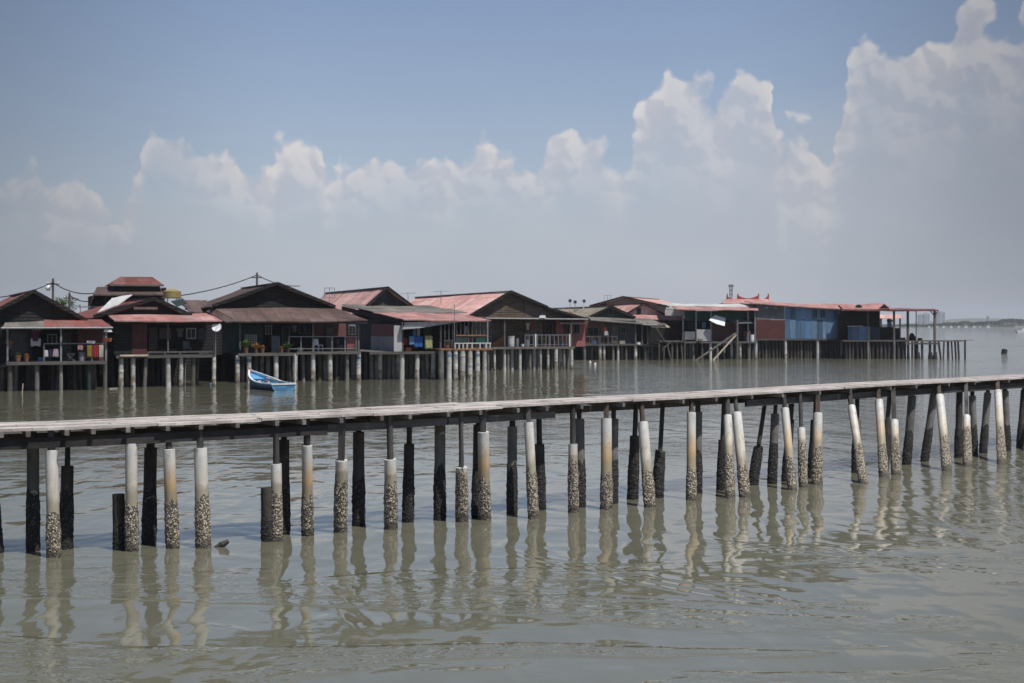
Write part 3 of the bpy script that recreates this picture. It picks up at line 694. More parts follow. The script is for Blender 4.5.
    def rail(s, x0, x1, ytop, ybot, w, mat='grey_wood', posts=(), mid=None, r=.03, picket=0, pm=None):
        zt = s.p((x0+x1)/2,ytop,w).z; zb = s.p((x0+x1)/2,ybot,w).z; a = s.p(x0,ytop,w).x; b = s.p(x1,ytop,w).x
        mb = MB(); mb.bar((a,w,zt),(b,w,zt),r*2,r*2)
        if mid: zm = s.p((x0+x1)/2,mid,w).z; mb.bar((a,w,zm),(b,w,zm),r*1.6,r*1.6)
        for px in posts: u = s.p(px,ytop,w).x; mb.bar((u,w+.002,zb),(u,w+.002,zt+.03),r*2.1,r*2.1)
        if picket:
            k = int((b-a)/picket)
            for i in range(k+1):
                u = a+(b-a)*i/k; mb.bar((u,w-.03,zb+.02),(u,w-.03,zt+random.uniform(-.03,.06)),.06,.025)
        return mb.build('railing', M[mat], s.e)
    def posts(s, xs, y0, y1, w, r=.06, mat='grey_wood'):
        for px in xs: MB().bar(s.p(px,y1,w), s.p(px,y0,w), r*2).build('porch_post', M[mat], s.e)
    def windows(s, rects, w, frame='grey_wood', pane='black_wood'):
        for (x0,y0,x1,y1) in rects:
            a,b,z0,z1 = s.ext(x0,y0,x1,y1,w); f = MB()
            f.box(a-.06,w-.06,z0-.06,b+.06,w-.003,z0); f.box(a-.06,w-.06,z1,b+.06,w-.003,z1+.06); f.box(a-.06,w-.059,z0,a,w-.004,z1); f.box(b,w-.059,z0,b+.06,w-.004,z1); f.box((a+b)/2-.02,w-.055,z0,(a+b)/2+.02,w-.005,z1)
            o = f.build('window', M[frame], s.e); MB().box(a,w-.03,z0,b,w-.0035,z1).build('pane', M[pane], o)

GH = 'stilt houses along the jetty'
# --- house 1, far left
h = House('stilt_house', 'dark gabled stilt house at the left end with laundry along its rusty porch', 'house', 60, 80.7, 24, GH)
h1 = h
h.gable((33,291.5), (-12,315), (86,321), 3.2, 15, 'roof_red', 'black_wood', 1.5)
h.slab('porch_roof', 'roof_red', [(44,319.3,3.3),(101,319.3,3.3),(112,326.6,-.2),(44,326.8,-.2)])
h.slab('porch_roof', 'roof_grey', [(5,322.5,2.9),(43.6,320.6,2.9),(44.6,327.4,-.35),(2,328,-.35)], .05)
h.tube('gutter', 'metal', (1,328.2,-.42), (113,327.9,-.42), .06)
a,b,zt = h.floor(7,106,361.6,0,16)
h.posts((7.5,61,106),328,361.5,.08,.05,'metal')
h.rail(44,106,343.6,361.5,.06,'metal',(44,61,92),None,.025)
h.rect('front_wall', 'maroon', 78,328,104,361.5,1.7,.1)
h.rect('front_wall', 'dark_wall', 8,329,32,361.5,2.0,.1)
h.stilts((10,37,61,89,105),.25,zt,('mudwood','conc_grey','conc_grey','teal_dark','mudwood'),.12)
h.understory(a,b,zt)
h.lslab('deck','grey_wood',[(h.p(-30,362,.6).x,.6,1.5),(h.p(6,362,.6).x,.6,1.5),(h.p(6,362,.6).x,14,1.5),(h.p(-30,362,.6).x,14,1.5)],.14)
h.stilts((-24,-10,2),.8,1.36,('pile_dark','mudwood'),.12); h.understory(h.p(-40,362,.6).x,h.p(5,362,.6).x,1.36)
h.rect('front_wall','black_wood',-40,326,6,368,1.6,.1)

# --- two-storey house behind houses 1 and 2
h = House('two_storey_house', 'dark two-storey house with a small red hip roof raised above its brown roof', 'house', 128, 101, 20, GH)
zb = 1.9
def hip(h, base, top, w0, dpt, mat, th=.12):
    (x0,x1,y0),(t0,t1,y1) = base, top
    A = h.p(x0,y0,w0); B = h.p(x1,y0,w0); C = h.p(t0,y1,w0+dpt/2); D = h.p(t1,y1,w0+dpt/2)
    C.z = D.z = (C.z+D.z)/2; A.z = B.z = (A.z+B.z)/2
    A2 = A+Vector((0,dpt,0)); B2 = B+Vector((0,dpt,0))
    mb = MB(); k = 0; mb.v = [tuple(v) for v in (A,B,B2,A2,C,D)]
    mb.face((0,1,5,4)); mb.face((1,2,5)); mb.face((2,3,4,5)); mb.face((3,0,4)); mb.face((3,2,1,0))
    o = mb.build('hip_roof', M[mat], h.e); return A, B
A, B = hip(h, (110,164,284.6), (120.5,152.5,276.8), 1.0, 6, 'roof_red')
MB().box(A.x+.25, 1.25, A.z-.75, B.x-.25, 6.7, A.z-.005).build('raised_wall', M['black_wood'], h.e)
MB().bar((A.x,1.02,A.z-.05),(B.x,1.02,A.z-.05),.06,.12).build('eave_board', M['grey_wood'], h.e)
h.slab('roof_slope', 'roof_brown', [(97,286.8,4),(160,287.2,4),(164,294.2,-.5),(93,294.2,-.5)], .09)
Lc = h.p(97,286.8,4); h.lslab('roof_slope','roof_brown',[Lc, Lc+Vector((B.x-A.x+1.2,0,0)), Lc+Vector((B.x-A.x+1.6,4.5,-1.0)), Lc+Vector((-.2,4.5,-1.0))],.09)
h.slab('roof_slope', 'roof_brown', [(97,287,4),(94,294.3,-.5),(90,303.5,-.5),(90.5,303.5,4)], .09)
h.rect('wall', 'black_wood', 95,295,161,330,.2,8,zbot=zb)
h.windows([(106,297,112,304),(118,297,124,303),(140,297,150,301)], .2)
u0 = h.p(95,295,.2).x; u1 = h.p(161,295,.2).x
for u in (u0+.3, (u0+u1)/2, u1-.3):
    for w in (.5, 4, 7.8): MB().tube((u,w,-1.2),(u,w,zb-.002),.13,.13,8).build('stilt', M['pile_dark'], h.e)

# --- house 2
h = House('stilt_house', 'dark stilt house with a faded pink lean-to roof and one maroon wall panel', 'house', 170, 86, 26, GH)
h2 = h
h.gable((153,298.8), (92,317), (190,315.5), 2.6, 13, 'roof_red', 'black_wood', 1.6, matR='roof_brown')
h.slab('porch_roof', 'roof_lean', [(107,313.6,2.8),(206,313.0,2.8),(222.5,320.4,-.5),(114.5,320.8,-.5)], .07)
h.rect('eave_board', 'black_wood', 115,321.3,222,324,-.42,.06)
h.rect('vent_board', 'pale_wood', 134,307,157.5,309.4,2.42,.1)
h.slab('roof_sheet', 'white_paint', [(97.6,312.3,4.6),(112,298,7.5),(132.5,294.2,7.5),(119.5,304,4.6)], .04)
a,b,zt = h.floor(117,214,355,0,15)
h.rect('edge_board','pale_wood',120,354.6,148,356.4,-.13,.05)
h.rect('front_wall', 'black_wood', 114,324,132,355.0,.35,.1)
h.rect('front_wall', 'maroon', 132,324,147,354.9,.3,.1)
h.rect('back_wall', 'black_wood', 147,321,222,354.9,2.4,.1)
h.rail(148,213,352,355,.05,'grey_wood',(148,165,180,200,213),None,.05)
h.posts((168,213),323,355,.1,.045)
h.stilts((121,133,168,181,214),.25,zt,('conc_white',),.145,lean=.05); h.stilts((146,193),.3,zt,('conc_grey','mudwood'),.13,lean=.25)
h.understory(a,b,zt); 
MB().box(a-.8,1.0,.8,a-.05,9,3.9).build('side_wall',M['black_wood'],h.e)

# --- house 3
h = House('stilt_house', 'wide dark gabled house with a long brown porch roof, potted plants and a railing', 'house', 295, 94, 20, GH)
h3 = h
h.gable((276,283.6), (211,306.5), (334,307), 3.6, 14, 'roof_brown', 'black_wood', 1.7)
h.slab('porch_roof', 'roof_brown', [(213,307.2,3.7),(332,306.6,3.7),(367.5,320,-.5),(236,320.8,-.5)], .08)
h.rect('eave_board', 'dark_wall', 236,321.2,367,323.4,-.44,.06)
h.slab('side_roof', 'roof_brown', [(178,300,12),(207,300,12),(206,312,7),(190,312,7)], .07)
h.slab('side_roof', 'roof_brown', [(213,307.4,3.7),(236,321,-.5),(226,322,-.1),(206,311,4.2)], .07)
a1,b1,z1_ = h.floor(239,297,353.2,-.8,13)
a2,b2,z2_ = h.floor(297.3,360,351.6,.1,13)
a,b,zt = a1,b2,min(z1_,z2_)
h.rect('side_wall','teal_dark',222,322,239.6,353,1.0,9)
h.posts((240,313,358.5),323,352,.15,.055)
h.rect('front_wall', 'teal_dark', 241,325,263,353,1.6,.1)
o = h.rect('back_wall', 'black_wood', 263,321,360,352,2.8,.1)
h.rect('wall_panel', 'redbrown', 314,323,346,337,2.72,.07)
# lattice window
a_,b_,zz0,zz1 = h.ext(245,335,256.5,344,1.5); mb = MB()
for i in range(6): u = a_+(b_-a_)*i/5; mb.box(u-.018,1.5,zz0,u+.018,1.56,zz1)
for i in range(5): z = zz0+(zz1-zz0)*i/4; mb.box(a_,1.48,z-.018,b_,1.497,z+.018)
mb.build('lattice', M['white_paint'], h.e)
h.rail(289,357,336.6,351.5,.12,'metal',(289,301,313,332,345,356),348.6,.025)
h.rect('rail_panel', 'red_wall', 347,337,355.5,349.5,.2,.04)
h.rect('cabinet','grey_wall',271.5,336,280,352.9,1.9,.5)
h.windows([(300,324,309,333),(349,326,355,334)],2.8)
h.stilts((237.5,249,276,295,),-.5,z1_,('conc_white','conc_white','conc_white','conc_white'),.155,band=(237.5,249)); h.stilts((243,256,262,268,283,289),.2,z1_,('conc_grey','stilt_dark','conc_grey'),.14,lean=.1)
h.stilts((313,330,347,358.5),.35,z2_,('conc_white','conc_white','conc_grey','conc_white'),.16,band=(358.5,)); h.stilts((303,308,320,325,337,342,353),.9,z2_,('conc_grey','stilt_dark','stilt_dark'),.14,lean=.1)
h.understory(a1,b1,z1_); h.understory(b1+.05,b2,z2_)

# --- house 4: pink roof behind
h = House('stilt_house', 'pink-roofed house behind the wide dark house, only its roof and dark gable showing', 'house', 386, 114, 20, GH)
h.gable((386,287.6), (353,317), (420,313), 0, 22, 'roof_pink', 'dark_wall', 1.9)
for px in (362,386,410):
    for w in (.5,8,18): u = h.p(px,320,0).x; MB().tube((u,w,-1.2),(u,w,1.95),.13,.13,8).build('stilt',M['pile_dark'],h.e)
h.floor(355,418,350,.0,21)

# --- house 5: monoslope
h = House('stilt_house', 'low house under a sloping half grey, half pink roof with bright laundry in front', 'house', 402, 97, 20, GH)
h5 = h
A = h.p(404,321.3,-.5); B = h.p(491,318.6,-.5); zf = (A.z+B.z)/2; zbk = h.p(343.5,305,18).z; u0, u1 = A.x, B.x
zz = lambda w: zf+(zbk-zf)*(w+.5)/18.5
h.lslab('roof_sheet','roof_lean',[(u0,-.5,zz(-.5)),(u1,-.5,zz(-.5)),(u1,8.2,zz(8.2)),(u0,8.2,zz(8.2))],.07)
h.lslab('roof_sheet','roof_grey',[(u0,7.9,zz(7.9)+.05),(u1+.9,7.5,zz(7.5)+.05),(u1+.9,18,zz(18)+.05),(u0,18,zz(18)+.05)],.05)
MB().slab([(u0-.02,-.4,zz(-.4)-.08),(u0-.02,17.8,zz(17.8)-.08),(u0-.02,17.8,zz(17.8)-.42),(u0-.02,-.4,zz(-.4)-.42)],(.06,0,0)).build('barge_board',M['black_wood'],h.e)
a,b,zt = h.floor(370,441,351.6,.1,16); zfl = zt+.14
MB().box(u0+.3,3.2,zfl,u0+.4,16,zz(2)-.1).build('side_wall',M['dark_wall'],h.e)
ul = h.p(368,345,9).x
MB().box(u0+.05,.9,zfl+1.0,u0+.14,8.6,zz(.9)-.38).build('side_wall',M['red_wall'],h.e)
MB().box(u0+.02,.9,zfl,u0+.13,8.6,zfl+.995).build('side_wall',M['white_wall'],h.e)
h.rect('door','white_wall',394,325.5,401.8,351.5,.12,.07)
h.poly('awning','white_wall',[(402,322.4),(470,320.4),(440,325),(420,328),(402,329.5)],-.3,.05)
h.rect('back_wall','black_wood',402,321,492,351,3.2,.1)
MB().box(h.p(441,345,-1.2).x,-1.2,zfl+.1,h.p(493,345,-1.2).x,8,zfl+.2).build('deck',M['rusty'],h.e)
zr = zfl+.1
h.posts((402.5,440.5),322,351.5,.2,.05)
h.posts((487.5,),319,349,-1.0,.045,'metal')
# caged front of the right half
a_,b_,c0,c1 = h.ext(441,320,488,349,-.2); mb = MB()
for i in range(13): u = a_+(b_-a_)*i/12; mb.bar((u,-.2,c0),(u,-.2,c1),.03)
mb.build('bar_screen',M['metal'],h.e)
h.rect('shelf_rail','rusty',456,334.8,488,336,-.28,.06)
h.rect('planter_box','green_wall',476,338,488,343,-.9,.4); h.rect('planter_box','teal_dark',456,337.5,468,342,-.9,.35)
h.rail(454,491,343.2,349,-1.1,'white_paint',(455,459,463,467,472,480,486,490),None,.03)
h.rect('roof_light','white_wall',441,320.6,451,322.4,-.35,.05)
h.stilts((371,376,380,385,389,393,398,407,411,423,427,438),1.2,zt,('conc_grey','conc_grey','conc_white','stilt_dark'),.15,lean=.1); h.stilts((402,417.5,433.5),.3,zt,('conc_white',),.18,lean=.08)
h.stilts((441,449,455.5,462.5,470,477.5,484.5),-1.0,zr,('conc_grey','conc_white','conc_white','conc_white','conc_white','conc_white','conc_white'),.18,band=(449,455.5,477.5))
h.understory(a,b,zt); h.understory(b+.1,h.p(492,345,-1.2).x,zr,rows=(1.0,3.2,5.5))
# thin pole standing through the deck by the cage
tp = h.world(h.p(454.5,349,-1.3)); e = MB().tube((0,0,0),(0,0,3.15),.028,.022,6).build('flag_pole',M['metal']); e.location = (tp.x,tp.y,h.p(454.5,349,-1.3).z-.1); e.location.z = zr
tag(e,'thin grey pole rising through the grey and pink roof edge','pole')

# --- house 6
h = House('stilt_house', 'plank gabled house with a long faded pink roof and a picket fence round its porch', 'house', 508, 117, 20, GH)
h6 = h
A,Lf,Rt = h.gable((509,291.6), (467,316.5), (546,307.5), 1.6, 28, 'roof_pink', 'brown_wood', 1.7, matR='roof_brown')
R2 = h.p(588,319.6,1.6)
h.lslab('roof_slope','roof_brown',[Rt+Vector((0,-.45,-.02)),R2+Vector((0,-.45,0)),R2+Vector((0,12,0)),Rt+Vector((0,12,-.02))],.09)
MB().bar(Rt+Vector((0,-.49,-.05)),R2+Vector((0,-.49,-.03)),.05,.2).build('barge_board',M['black_wood'],h.e)
h.poly('gable_wall','brown_wood',[(540,306.9),(546,309),(580,318.6),(540,318.6)],1.7,.1)
h.tube('gutter','metal',(486,318.4,-.05),(588,319.4,-.05),.055)
h.slab('porch_roof','roof_brown',[(476,317.2,1.55),(586,318.2,1.55),(588,318.9,0),(486,317.9,0)],.05)
a,b,zt = h.floor(486,574,346.8,0,14); zfl = zt+.14
h.posts((504.5,571),318.8,346.6,.12,.06)
h.rect('front_wall','redbrown',482,319,507,346.6,2.0,.1); h.rect('front_wall','beige_wall',513.5,319,537,346.6,2.05,.1); h.rect('front_wall','black_wood',507,319,513.5,346.6,2.1,.1)
h.rect('front_wall','redbrown',537,319,556,346.6,2.1,.1); h.rect('front_wall','red_wall',556,318.5,585,346.6,1.9,.1)
h.windows([(508,322,513,332)],2.1); h.windows([(545,324,552,334),(564,325,569,333),(574,325,579,333)],1.9)
h.slab('awning','roof_lean',[(558,318.2,1.8),(584,318.4,1.8),(585,322.4,.9),(560,322.4,.9)],.05)
h.rect('awning_edge','white_wall',560,322.8,585,323.8,.86,.03)
h.poly('leaning_board','rusty',[(489,346),(504,335),(505,346)],1.2,.05)
h.rail(525,570.5,335,346.4,.1,'grey_wall',(525,535.5,549,569.5),344.6,.03,.34)
for px in (535.5,569.5): MB().bar(h.p(px,346.6,.02),h.p(px,334,.02),.11).build('fence_post',M['white_paint'],h.e)
h.stilts((488,494.5,504.5,508,520,530,540.5,548,564),.25,zt,('conc_grey','conc_white','conc_white','conc_grey','conc_white','conc_grey','conc_white','conc_white','conc_grey'),.12)
h.stilts((556,571.5),.1,zt,('conc_white',),.17); h.stilts((491,498,501.5,512,516,524,527,534,537.5,544,552,560,567.5),.8,zt,('conc_grey','stilt_dark','conc_grey','conc_white'),.15,lean=.1)
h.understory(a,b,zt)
h.slab('annex_roof','roof_pink',[(560.5,313.5,6),(568.5,308.8,6),(568.5,308.8,9),(561.5,313.5,9)],.06); h.slab('annex_roof','roof_pink',[(568.5,308.8,6),(578,314.5,6),(577.5,314.5,9),(568.5,308.8,9)],.06)

# --- house 7
h = House('stilt_house', 'grey weathered house with a straw-coloured roof and a sagging lean-to with a ragged end', 'house', 605, 150, 15, GH)
h7 = h
h.gable((610,306.4), (588,317), (634,317.5), 4, 24, 'roof_olive', 'dark_wall', 1.6)
h.windows([(608.5,309,612.5,315)],4)
h.slab('porch_roof','roof_grey',[(588,316.6,4.2),(650,318.4,4.2),(664,325.2,-.4),(590,319.8,-.4)],.08)
for (x0,y0,x1,y1,mt) in ((640,322,662,325.2,'roof_pale'),(648,324,670,327.2,'pale_wood'),(655,322.6,668,325,'roof_grey')):
    h.slab('roof_sheet',mt,[(x0,y0,2.2),(x1-4,y0+.4,2.2),(x1,y1,-.7),(x0+3,y1-.6,-.7)],.03)
a,b,zt = h.floor(585,642,344,0,14)
h.rect('front_wall','redbrown',584,319.5,606,344,.6,.1); h.rect('front_wall','dark_wall',606,320.5,636,344,.5,.1); h.rect('back_wall','black_wood',636,321,668,344,3.2,.1)
h.windows([(588,328,598,335.5)],.6); h.windows([(621,327,625,333)],.5)
h.rail(585,617,336.5,344,.05,'grey_wood',(585,592,600,608,617),None,.04,.5)
h.posts((635.5,642,647.5),323,344,.1,.07,'grey_wood')
h.stilts((584.5,600,604,613,618,626,635.5),.25,zt,('conc_grey','conc_white','conc_white','conc_grey','conc_white','mudwood','conc_white'),.16)
h.understory(a,b,zt)
a,b,zt = h.floor(642.3,664,345,.4,12)
h.stilts((588,592,596,609,622,630,639,648,656,662),.9,zt,('stilt_dark','conc_grey','mudwood'),.15,lean=.12); h.stilts((645,652,659),.6,zt,('mudwood','conc_grey'),.13); h.understory(a,b,zt)

# --- houses 8 and 9: roofs behind
h = House('stilt_house', 'small pale gabled house with a bright pink roof right of the straw-coloured roof', 'house', 641, 166, 15, GH)
h.gable((642,304), (624,314.5), (664,315), 0, 20, 'roof_pink', 'white_wall', 1.8)
h.windows([(637,308.5,640.5,315)],0)
h.slab('porch_roof','roof_lean',[(630,314.6,0),(681,315,0),(687,319.8,-4),(640,319.2,-4)],.07)
h.rect('front_wall','redbrown',640,320,686,343,-3.5,.1); h.posts((640,686),320,342,-3.9,.06)
a,b,zt = h.floor(636,688,342.5,-4,14); h.stilts((640,652,664,676,686),-3.7,zt,('pile_dark','mudwood'),.14)
MB().box(a,-1,-.3,b,-.9,zt).build('shade_screen',M['black_wood'],h.e)  # added dark screen blocking the view through under this floor
h = House('stilt_house', 'large pinkish house with a wide low gable, rearmost behind the straw-coloured roof', 'house', 625, 188, -18, GH)
h.gable((624,296.8), (580,309), (670,307), 0, 22, 'roof_pink', 'pink_wall', 1.9)
h.windows([(600,303,606,309),(640,303,648,308)],0)
a,b,zt = h.floor(584,668,345,0,20); h.stilts((590,610,630,650,665),.4,zt,('pile_dark',),.15)

# --- house 10: open green-walled shed
h = House('boat_shed', 'open-fronted shed with a pale roof, dark green wall and grey canvas awning', 'shed', 715, 154, 5, GH)
h10 = h
h.slab('roof','roof_pale',[(660,303.6,14),(738,303.6,14),(757,306.6,4),(668,305.6,4)],.08)
h.slab('roof_edge','roof_lean',[(672,305.9,4),(757,306.9,4),(758.5,310,-.7),(676,309.2,-.7)],.07)
h.rect('wall','green_wall',685,310.8,743,321,1.0,.08); h.rect('wall','white_wall',665,309.5,685,315.5,1.2,.08)
h.rect('back_wall','black_wood',684,318,757,341.5,4,.1); h.rect('front_wall','redbrown',711,322,736,341.5,1.6,.1)
h.rect('front_wall','grey_wall',684.5,331.6,697,339.8,.1,.06); h.rect('front_wall','white_wall',696.6,329.4,711,341,-.04,.06)
h.posts((683,696,711,748,755),311,341.4,.3,.08,'metal')
h.slab('awning','cloth_grey',[(714,313.5,3),(731,313.8,3),(753,323,-.5),(736,323.4,-.5)],.05)
a,b,zt = h.floor(684,757,341.6,0,14)
MB().tube(h.p(737,352,-.4)*1, h.p(737,319.8,-.4), .16, .14, 10, 6, .05).build('tall_post', M['grey_wood'], h.e)
o = MB().tube((h.p(737,352,-.4).x,-.4,-1.2), h.p(737,350,-.4), .17, .16, 10, 6, .05).build('tall_post', M['grey_wood'], h.e)
h.rect('cupboard','redbrown',744,331,751,341.4,.6,.5)
h.stilts((687,690,697,706,714,721,728,736,744,752),.9,zt,('stilt_dark','conc_grey','stilt_dark'),.15,lean=.12); h.stilts((693,702,710.5,717,724,731.5,740,748.5,755.5),.25,zt,('conc_grey','mudwood','conc_white','conc_grey','conc_grey','conc_white','conc_white','conc_grey','conc_white'),.15,lean=.1)
h.understory(a,b,zt,step=1.8)

# --- house 11: blue zinc
h = House('stilt_house', 'blue zinc-sheeted house with a grey and maroon end under a thin pink roof', 'house', 755, 157, 4, GH)
h11 = h
h.slab('roof','roof_lean',[(744,301,8),(846,304.2,8),(846.5,309,-.5),(752,303.3,-.5)],.09)
a,b,zt = h.floor(755,843,338.8,0,14); zfl = zt+.14
h.poly('front_wall','grey_wall',[(756.5,319.6),(784.8,319.6),(784.8,305.2),(756.5,303.6)],.05,.08)
h.rect('front_wall','maroon',756,319.8,785,338.6,.0,.08)
edges = [785,790,795.5,800.5,806,811.5,817,822.5,828,833,838,842]
for i,(x0,x1) in enumerate(zip(edges,edges[1:])):
    yt = 305.4+(x0-785)*.07; ym = random.uniform(318.6,320)
    mt = ['blue_sheet','blue_sheet','blue_sheet','blue_pale'][random.randrange(4)] if i%2 else 'blue_pale'
    h.rect('wall_sheet',mt if not 814 < x0 < 830 else 'blue_pale',x0,yt,x1-.03,ym,.05+(i%2)*.02,.04)
    h.rect('wall_sheet',random.choice(['blue_sheet','blue_sheet','blue_pale']),x0,ym+.05,x1-.03,338.6,.04+((i+1)%2)*.02,.04)
h.windows([(765,306.8,768,309),(774,306.8,777,309)],.05,pane='white_wall')
h.windows([(813,309.5,817,317.5),(820,310,825,317.5)],.04,frame='blue_pale',pane='teal_dark')
MB().box(a+.15,.14,zfl,a+.22,13,h.p(757,304,0).z-.1).build('side_wall',M['dark_wall'],h.e); MB().box(b-.3,.14,zfl,b-.2,13,h.p(842,309,0).z-.1).build('side_wall',M['dark_wall'],h.e)
h.stilts((756,785.5,817.5,841.5),.15,zt,('conc_white','conc_white','conc_white','conc_white'),.16)
h.stilts((759,762.5,766,769,773,776.5,780,783,788,791.5,795,798,801.5,805,808,811,814.5,820,823,826.5,830,833,836,839),.5,zt,('stilt_dark','pile_dark','mudwood','pile_dark','stilt_dark'),.15,lean=.1)
h.understory(a,b,zt,step=1.6)

# --- house 12: pavilion at the tip
h = House('pavilion', 'open pavilion on thin posts at the jetty tip with a flat red roof edge', 'pavilion', 890, 155, 2, GH)
h12 = h
h.slab('roof','roof_lean',[(838,304.6,7),(882,303.2,7),(889,308.4,.2),(843,308.6,.2)],.08)
h.slab('roof','roof_lean',[(882,303.2,7),(884,303.4,7.5),(893,308.4,.8),(889,308.4,.2)],.08)
h.poly('roof_vent','black_wood',[(857.5,307),(860,304.6),(863,307)],1.5,1.2); h.poly('gable_wall','black_wood',[(879,308.3),(884.5,304),(889.5,308.3)],.12,.1)
h.slab('flat_roof','roof_red',[(846,308.0,5),(934,308.8,5),(938.5,310.2,-.5),(842.5,309.2,-.5)],.12)
h.rect('eave_board','redbrown',843,309.9,938,311.0,-.48,.05)
a,b,zt = h.floor(843,906,340,0,14); zfl = zt+.14
h.rect('back_wall','black_wood',838,310.5,880,340,1.8,.1)
h.rect('front_wall','blue_sheet',848,326.6,858.8,339.8,.7,.05); h.rect('front_wall','blue_sheet',859,326.6,870,339.8,.72,.05); h.rect('front_wall','teal_dark',870,327,880,339.8,1.0,.05)
h.rect('counter_top','pale_wood',848,325.8,863,326.6,.6,.3)
h.posts((868,),311,340,.3,.07,'mudwood'); h.posts((894,),311,357,.1,.1,'mudwood'); h.posts((907.8,934.6),310.6,340.5,.3,.11,'brown_wood'); h.posts((916.2,),310.6,340.5,.5,.045,'metal')
mb = MB(); mb.bar(h.p(934.6,316,.3),h.p(930.5,311,.3),.09); mb.bar(h.p(934.6,316,.3),h.p(938,311,.3),.09); mb.build('brace',M['brown_wood'],h.e)
h.rect('storage_box','black_wood',880,327,893,339.8,1.4,1.2); h.rect('storage_box','teal_dark',893,328,900,339.8,2.2,.8)
h.slab('rear_awning','roof_pink',[(879,314.8,9),(900,314.4,9),(903,318,7.5),(880,318.2,7.5)],.06); h.posts((881,888,900),318,340,7.8,.08,'brown_wood')
h.stilts((846,849.5,853,857,861,865,869,873,877,881,885,889,893.5,898,902.5),.3,zt,('pile_dark','stilt_dark','stilt_dark','pile_dark'),.16,lean=.1); h.stilts((847.5,851.5,855,859,863,867,871,875,879,883,887,891,896,900,904.5),.9,zt,('pile_dark','stilt_dark'),.15,lean=.15)
h.stilts((868,894),.05,zt,('conc_grey',),.14)
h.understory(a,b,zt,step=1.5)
a,b,zt = h.floor(906.2,962,340.6,0,5,'brown_wood',.1,'brown_wood')
MB().box(h.p(955,339,.6).x,.6,zt+.105,h.p(974,339,.6).x,1.0,zt+.15).build('long_plank',M['grey_wood'],h.e)
MB().bar(h.p(905,343.6,-.02),h.p(940,343.6,-.02),.12,.2).build('tie_beam',M['mudwood'],h.e)
for (tx,bx,r) in ((908,909,.14),(912,912,.11),(917,917.5,.17),(922,922.5,.15),(930,930,.16),(934.6,934.6,.16),(938.5,942,.12),(944,943,.1),(948,948.5,.15),(951.5,953,.1),(955,956.5,.12),(958,959.5,.12),(965,965,.12)):
    T_ = h.p(tx,340.8,.25); B_ = h.p(bx,359,.25); dv = (B_-T_); T_.z = zt
    o = MB().tube(B_+dv*.35*0+Vector((0,0,-1.0)),Vector((T_.x,.25,zt if tx < 962 else zt+.12)),r,r*.9,8,6,.08).build('stilt',M[random.choice(['pile_dark','stilt_dark'])],h.e)
    if tx in (917,930,934.6): MB().tube(B_+Vector((.05,0,-.5)),B_+Vector((.05,0,.75)),r*1.9,r*1.2,9,5,.15).build('shell_foot',M['barnacle_dark'],o)
MB().bar(Vector((h.p(962,340.6,.25).x-.3,.25,zt+.05)),Vector((h.p(966.5,340.6,.25).x,.25,zt+.06)),.1,.1).build('edge_beam',M['brown_wood'],h.e)
h.understory(a,a+2.6,zt,rows=(2,3.5),skirt=0)

# --- temple behind
h = House('temple', 'red temple roof with upswept ridge ends showing above the blue zinc house', 'temple', 750, 178, 3)
h.slab('roof','roof_lean',[(728,298.8,3),(769,298.8,3),(775,303,-.6),(722,303,-.6)],.1)
A = h.p(728,298.8,3); B = h.p(769,298.8,3)
h.lslab('roof','roof_pink',[A,B,B+Vector((.8,3.5,-.9)),A+Vector((-.8,3.5,-.9))],.1)
def swoop(x0,x1,yl,yr,ymid,w):
    n = 12; top = []; bot = []
    for i in range(n+1):
        f = i/n; x = x0+(x1-x0)*f; y = ymid-((1-f)**3.2)*(ymid-yl)-(f**3.2)*(ymid-yr)
        top.append(h.p(x,y,w)); bot.append(h.p(x,ymid+2.2,w))
    MB().slab(bot+top[::-1],(0,.35,0)).build('ridge',M['temple_red'],h.e)
swoop(727,737.4,295.4,299.6,299.4,2.8); swoop(737.6,759,295,295,299.2,2.82); swoop(759.3,769,300,295,299.4,2.8)
for px in (727.4,738,758.6,768.4): MB().tube(h.p(px,296,2.95),h.p(px,293.2,2.95),.12,.03,6).build('finial',M['temple_red'],h.e)
h.rect('wall','redbrown',727,303.2,770,330,.1,6,zbot=1.9)
h.floor(722,774,341,-.5,8); h.stilts((726,740,755,770),.2,1.75,('pile_dark',),.16)

# --- walkway behind the houses
mb = MB(); A = Vector((-52,98,0)); B = Vector((36,178,0)); n_ = Vector((-(B-A).y,(B-A).x,0)).normalized()
mb.slab([A+Vector((0,0,1.88)),B+Vector((0,0,1.88)),B+n_*3+Vector((0,0,1.88)),A+n_*3+Vector((0,0,1.88))],(0,0,-.18))
for i in range(40):
    for o_ in (.4,2.6): c = A.lerp(B,(i+.5)/40)+n_*o_; mb.tube(c+Vector((0,0,-1.2)),c+Vector((0,0,1.7)),.12,.12,6)
tag(mb.build('path', M['grey_wood']), kind='structure')
def walk_d(px):
    """depth where the pixel column meets the walkway's middle"""
    A2 = A+n_*1.5; B2 = B+n_*1.5; k = (px-CX)/F; D = B2-A2; s_ = (k*A2.y-A2.x)/(D.x-k*D.y); return (A2+D*s_).y

